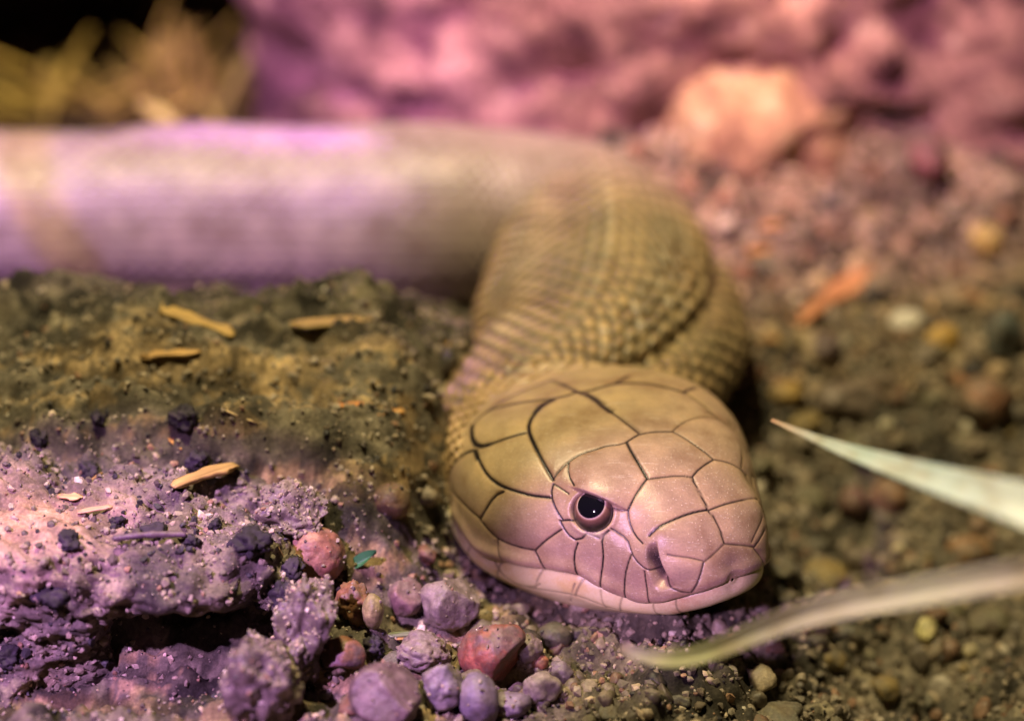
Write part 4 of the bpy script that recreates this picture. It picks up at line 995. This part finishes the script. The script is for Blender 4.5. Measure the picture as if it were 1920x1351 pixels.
# unnamed pebbles of the gravel: alike but for place, grouped by colour
PCOL = [('brown', (.13, .09, .055)), ('grey', (.14, .13, .10)), ('ochre', (.25, .18, .07)), ('rust', (.18, .09, .05)), ('olive', (.14, .125, .07))]
taken = []
proto = {}
for k in range(900):
    if len(taken) >= 150: break
    px = rng.uniform(1400, 1935) if rng.random() < .8 else rng.uniform(600, 1400)
    py = rng.uniform(380, 1370) if px > 1400 else rng.uniform(1160, 1370)
    p = drop(px, py); s = .09+.30*rng.random()**1.7
    hl = (p-HO)@HR
    if -1 < hl[0]+HL/2 < HL+.4 and abs(hl[1]) < 2.4: continue
    if any((p[0]-t[0])**2+(p[1]-t[1])**2 < (s+t[2])**2*.8 for t in taken): continue
    taken.append((p[0], p[1], s))
    ci = int(rng.integers(0, 5)); cn, cc = PCOL[ci]
    kind = int(rng.integers(0, 3)); key = (ci, kind)
    if key not in proto:
        P, Fc, c = stone_mesh((1, .9, .72), 300+ci*7+kind, cc, (.15, .125, .075), .22, kind*3+3, 3, crumb=.08)
        proto[key] = mesh_obj('pebble', P, Fc, M['stone'], cols=c); o = proto[key]
    else:
        o = proto[key].copy(); COL.objects.link(o)
    o.location = Vector((p[0], p[1], p[2]+.12*s))*S; o.scale = (s, s*rng.uniform(.75, 1.1), s*rng.uniform(.7, 1)); o.rotation_euler = (rng.uniform(-.4, .4), rng.uniform(-.4, .4), rng.uniform(0, 6.3))
    zone = 'on the rising gravel bank behind the neck' if py < 700 and px > 1400 else 'in the gravel around the wide grass blade' if py < 1080 else 'in the gravel below the folded grass blade' if px > 1150 else 'in the gravel under the jaw'
    tag(o, 'small %s pebble half sunk %s' % (cn, zone), 'pebble', '%s pebbles %s' % (cn, zone))

# ---- litter in the dark hollow
for k, (a, b, w, col, lab) in enumerate([
        ((262, 196, 62.5), (345, 246, 61.5), .34, (.62, .48, .18), 'bright yellow straw leaning on the back of the snake'),
        ((302, 60, 66), (322, 190, 66), .42, (.34, .22, .06), 'upright pale brown leaf strip in the dark hollow'),
        ((345, 40, 66.5), (405, 215, 65), .60, (.22, .13, .04), 'broad brown leaf strip next to the pink boulder'),
        ((462, 110, 67), (405, 230, 65), .55, (.24, .18, .05), 'olive leaf strip hugging the side of the pink boulder'),
        ((20, 205, 65), (150, 190, 65), .55, (.44, .29, .07), 'curled yellow leaf low in the dark hollow'),
        ((120, 215, 64.5), (240, 225, 64.5), .50, (.32, .20, .05), 'flat brown leaf scrap behind the snake in the hollow'),
        ((205, 150, 66), (265, 180, 66), .40, (.28, .19, .06), 'small dull leaf scrap in the hollow'),
        ((-20, 180, 66), (60, 215, 65), .50, (.40, .27, .07), 'golden leaf scrap at the outer end of the hollow'),
        ((385, 215, 63.5), (410, 245, 63), .25, (.46, .34, .10), 'short straw at the foot of the boulder'),
        ((60, 120, 69), (120, 200, 67), .40, (.20, .10, .05), 'dark red brown stalk deep in the hollow'),
        ]):
    B = ground_at(b[0], b[1]); B[2] += .05
    if abs(a[1]-b[1]) > 60: A = at_d(a[0], a[1], (B-CAM)@FW-.2)             # standing: same distance as its foot
    elif k == 0: A = at_d(262, 190, 60.5); B = at_d(345, 246, 59.5)        # lies over the snake's back
    else: A = ground_at(a[0], a[1]); A[2] += .35
    chip('leaf_scrap' if 'leaf' in lab else 'straw', A, B, w*.75, .07, lab, 'leaf' if 'leaf' in lab else 'straw', col, 400+k, world=True, ragged=.8)
r9 = np.random.default_rng(99)
for k in range(34):
    px, py = r9.uniform(-30, 440), r9.uniform(120, 228)
    if px > 250: py = r9.uniform(30, 228)
    B = ground_at(px, min(py+40, 232)); th = r9.uniform(-.5, 1.2); L_ = r9.uniform(1.2, 3.2)
    th = min(th, .25) if px < 230 else th; B[2] += .06; az = r9.uniform(0, 3.1)
    A = B+L_*np.array([math.cos(az)*math.cos(th), .4*math.sin(az)*math.cos(th), abs(math.sin(th))+.08])
    chip('straw', A, B, r9.uniform(.10, .22), .05, 'thin dry straw among the litter of the shaded hollow', 'straw', tuple(np.array([.46, .31, .08])*r9.uniform(.5, 1.3)), 700+k, world=True, ragged=.8, group='loose straw in the hollow')
def leaf_bit():
    p = drop(672, 1092); r = np.linspace(-1, 1, 9)
    V = []; 
    for i, a in enumerate(np.linspace(0, 1, 12)):
        w = .16*math.sin(math.pi*min(.98, a*.95+.03))
        for b in r: V.append((p[0]-.25+.55*a, p[1]+.1+.10*a+b*w*.4, p[2]+.08+.30*a+.5*w*b+.05*abs(b)))
    V = np.array(V); o = mesh_obj('leaf_scrap', np.concatenate([V, V-np.array([0, .012, .012])]), np.concatenate([grid_faces(12, 9), grid_faces(12, 9)[:, ::-1]+108]), M['blade'], loc=p, cols=np.broadcast_to(np.array([.03, .14, .05]), (216, 3)))
    tag(o, 'scrap of green leaf in the gap behind the narrow yellow pebble', 'leaf')
leaf_bit()

# ------------------------------------------------------------------ grit: too many to count
def grit(name, pts, sizes, cols, mat, label, seed, sub=1):
    r = np.random.default_rng(seed); V, Fc = ico(sub)
    n = len(pts); nv = len(V)
    sh = V[None]*r.uniform(.6, 1.25, (n, 1, 3))*(1+(.22 if sub == 1 else .06)*r.normal(size=(n, nv, 1)))
    if sub > 1:                                                          # knock a few facets off each stone
        for _ in range(5):
            a = r.normal(size=(n, 1, 3)); a /= np.linalg.norm(a, axis=2, keepdims=True); dd = (sh*a).sum(2, keepdims=True)
            sh = sh-np.maximum(dd-r.uniform(.45, .8, (n, 1, 1)), 0)*a*.85
    q = r.normal(size=(n, 4)); q /= np.linalg.norm(q, axis=1, keepdims=True); w, x, y, z = q.T
    R = np.stack([1-2*(y*y+z*z), 2*(x*y-z*w), 2*(x*z+y*w), 2*(x*y+z*w), 1-2*(x*x+z*z), 2*(y*z-x*w), 2*(x*z-y*w), 2*(y*z+x*w), 1-2*(x*x+y*y)], -1).reshape(n, 3, 3)
    P = np.einsum('nij,nvj->nvi', R, sh)*sizes[:, None, None]+pts[:, None]
    Fa = (Fc[None]+(np.arange(n)*nv)[:, None, None]).reshape(-1, 3)
    o = mesh_obj(name, P.reshape(-1, 3), Fa, mat, cols=np.repeat(cols, nv, 0), smooth=sub > 1)
    return tag(o, label, None, None, 'stuff')
pal = np.array([(.17, .14, .10), (.26, .21, .15), (.34, .28, .20), (.10, .08, .06), (.03, .027, .028), (.42, .33, .22), (.26, .15, .09), (.55, .48, .38)])
def pick(n, pr, seed):
    r = np.random.default_rng(seed); return pal[r.choice(len(pal), n, p=np.array(pr)/sum(pr))]*r.uniform(.75, 1.25, (n, 1))
# on the soil
N = 16000
x = rng.uniform(-9.5, 9.5, N*2); y = rng.uniform(-9.5, 7, N*2)
keep = rng.random(N*2) < .35+.65*sstep(-.2, .5, fbm(np.stack([x*.8, y*.8, 0*x], -1), 3, 500)); x, y = x[keep][:N], y[keep][:N]
sz = .018+.05*rng.random(len(x))**3
P = np.stack([x, y, gz(x, y)+sz*.3], -1)
grit('gravel', P, sz, pick(len(x), [5, 4, 2.5, 4, 2, 2, 1.2, .5], 1), M['grain'], 'fine mixed grit strewn over the soil floor', 21)
N = 4200
x = rng.uniform(-1.5, 10, N); y = rng.uniform(-9.5, 8, N); sz = .05+.07*rng.random(N)**3
grit('gravel', np.stack([x, y, gz(x, y)+sz*.15], -1), sz, pick(N, [5, 4, 2, 3, .6, 1.6, 1.4, .3], 2), M['grain'], 'coarse olive gravel around the snake head', 22)
N = 900
x = rng.uniform(-1.5, 10, N); y = rng.uniform(-9.5, 8, N); sz = .10+.14*rng.random(N)**2.5
grit('gravel', np.stack([x, y, gz(x, y)+sz*.05], -1), sz, pick(N, [5, 4, 2, 3, .6, 1.2, 1.2, .2], 12)*.8, M['stone'], 'chunky half buried gravel stones around the snake head', 28, 3)
N = 2600
x = rng.uniform(2.5, 12, N); y = rng.uniform(3, 15, N); sz = .06+.22*rng.random(N)**3
grit('gravel', np.stack([x, y, gz(x, y)+sz*.15], -1), sz, pick(N, [5, 4, 3, 4, 1.5, 2.5, 2, .8], 6)*np.array([1.1, 1.0, .9]), M['grain'], 'pinkish brown gravel scattered up the bank', 26)
N = 500
x = rng.uniform(-9.5, -.2, N); y = rng.uniform(-4.5, 6, N); sz = .02+.07*rng.random(N)**4
grit('gravel', np.stack([x, y, gz(x, y)+sz*.2], -1), sz, pick(N, [3, 4, 4, 2, 2.5, 3, 1, 1.5], 7), M['grain'], 'coarse grains over the soil mound', 27)
# on the ledge
tri = LV[LF]; nn = np.cross(tri[:, 1]-tri[:, 0], tri[:, 2]-tri[:, 0]); ar = np.linalg.norm(nn, axis=1); nn = nn/np.maximum(ar, 1e-9)[:, None]
cen = tri.mean(1)
wgt = ar*((nn[:, 2] > -.2) & ((nn[:, 2] > .1) | (nn[:, 1] < 0)))*np.where(nn[:, 2] > .5, 1.0, .8)
spt = np.exp(-(((cen[:, 0]+7.9)/1.4)**2+((cen[:, 1]+5.4)/.8)**2)); wgt = wgt*(1-.82*spt)
N = 12000
ti = rng.choice(len(tri), N, p=wgt/wgt.sum()); bc = rng.dirichlet((1, 1, 1), N)
P = (tri[ti]*bc[:, :, None]).sum(1); sz = .014+.065*rng.random(N)**4
grit('crumbs', P+nn[ti]*sz[:, None]*.3, sz, pick(N, [4, 5, 3, 3, 3, 1.6, 1, .5], 3), M['grain'], 'loose crumbs of clay and sand over the ledge', 23)

pts_, szs_ = [], []
for Pv, Fc, den in DUSTED:
    tr = Pv[Fc]; n_ = np.cross(tr[:, 1]-tr[:, 0], tr[:, 2]-tr[:, 0]); a_ = np.linalg.norm(n_, axis=1); n_ = n_/np.maximum(a_, 1e-9)[:, None]
    w_ = a_*np.clip(n_[:, 2]+(.5 if den > 1 else .0), 0, 1); k = int(120*den*w_.sum()/2*4)
    if k < 2: continue
    t_ = rng.choice(len(tr), k, p=w_/w_.sum()); bc = rng.dirichlet((1, 1, 1), k); s_k = .012+.035*rng.random(k)**3
    pts_.append((tr[t_]*bc[:, :, None]).sum(1)+n_[t_]*s_k[:, None]*.3); szs_.append(s_k)
pts_ = np.concatenate(pts_); szs_ = np.concatenate(szs_)
grit('crumbs', pts_, szs_, pick(len(pts_), [4, 5, 4, 2, 1.6, 3, 1, 1.2], 4), M['grain'], 'specks of sand clinging to the front stones', 24)
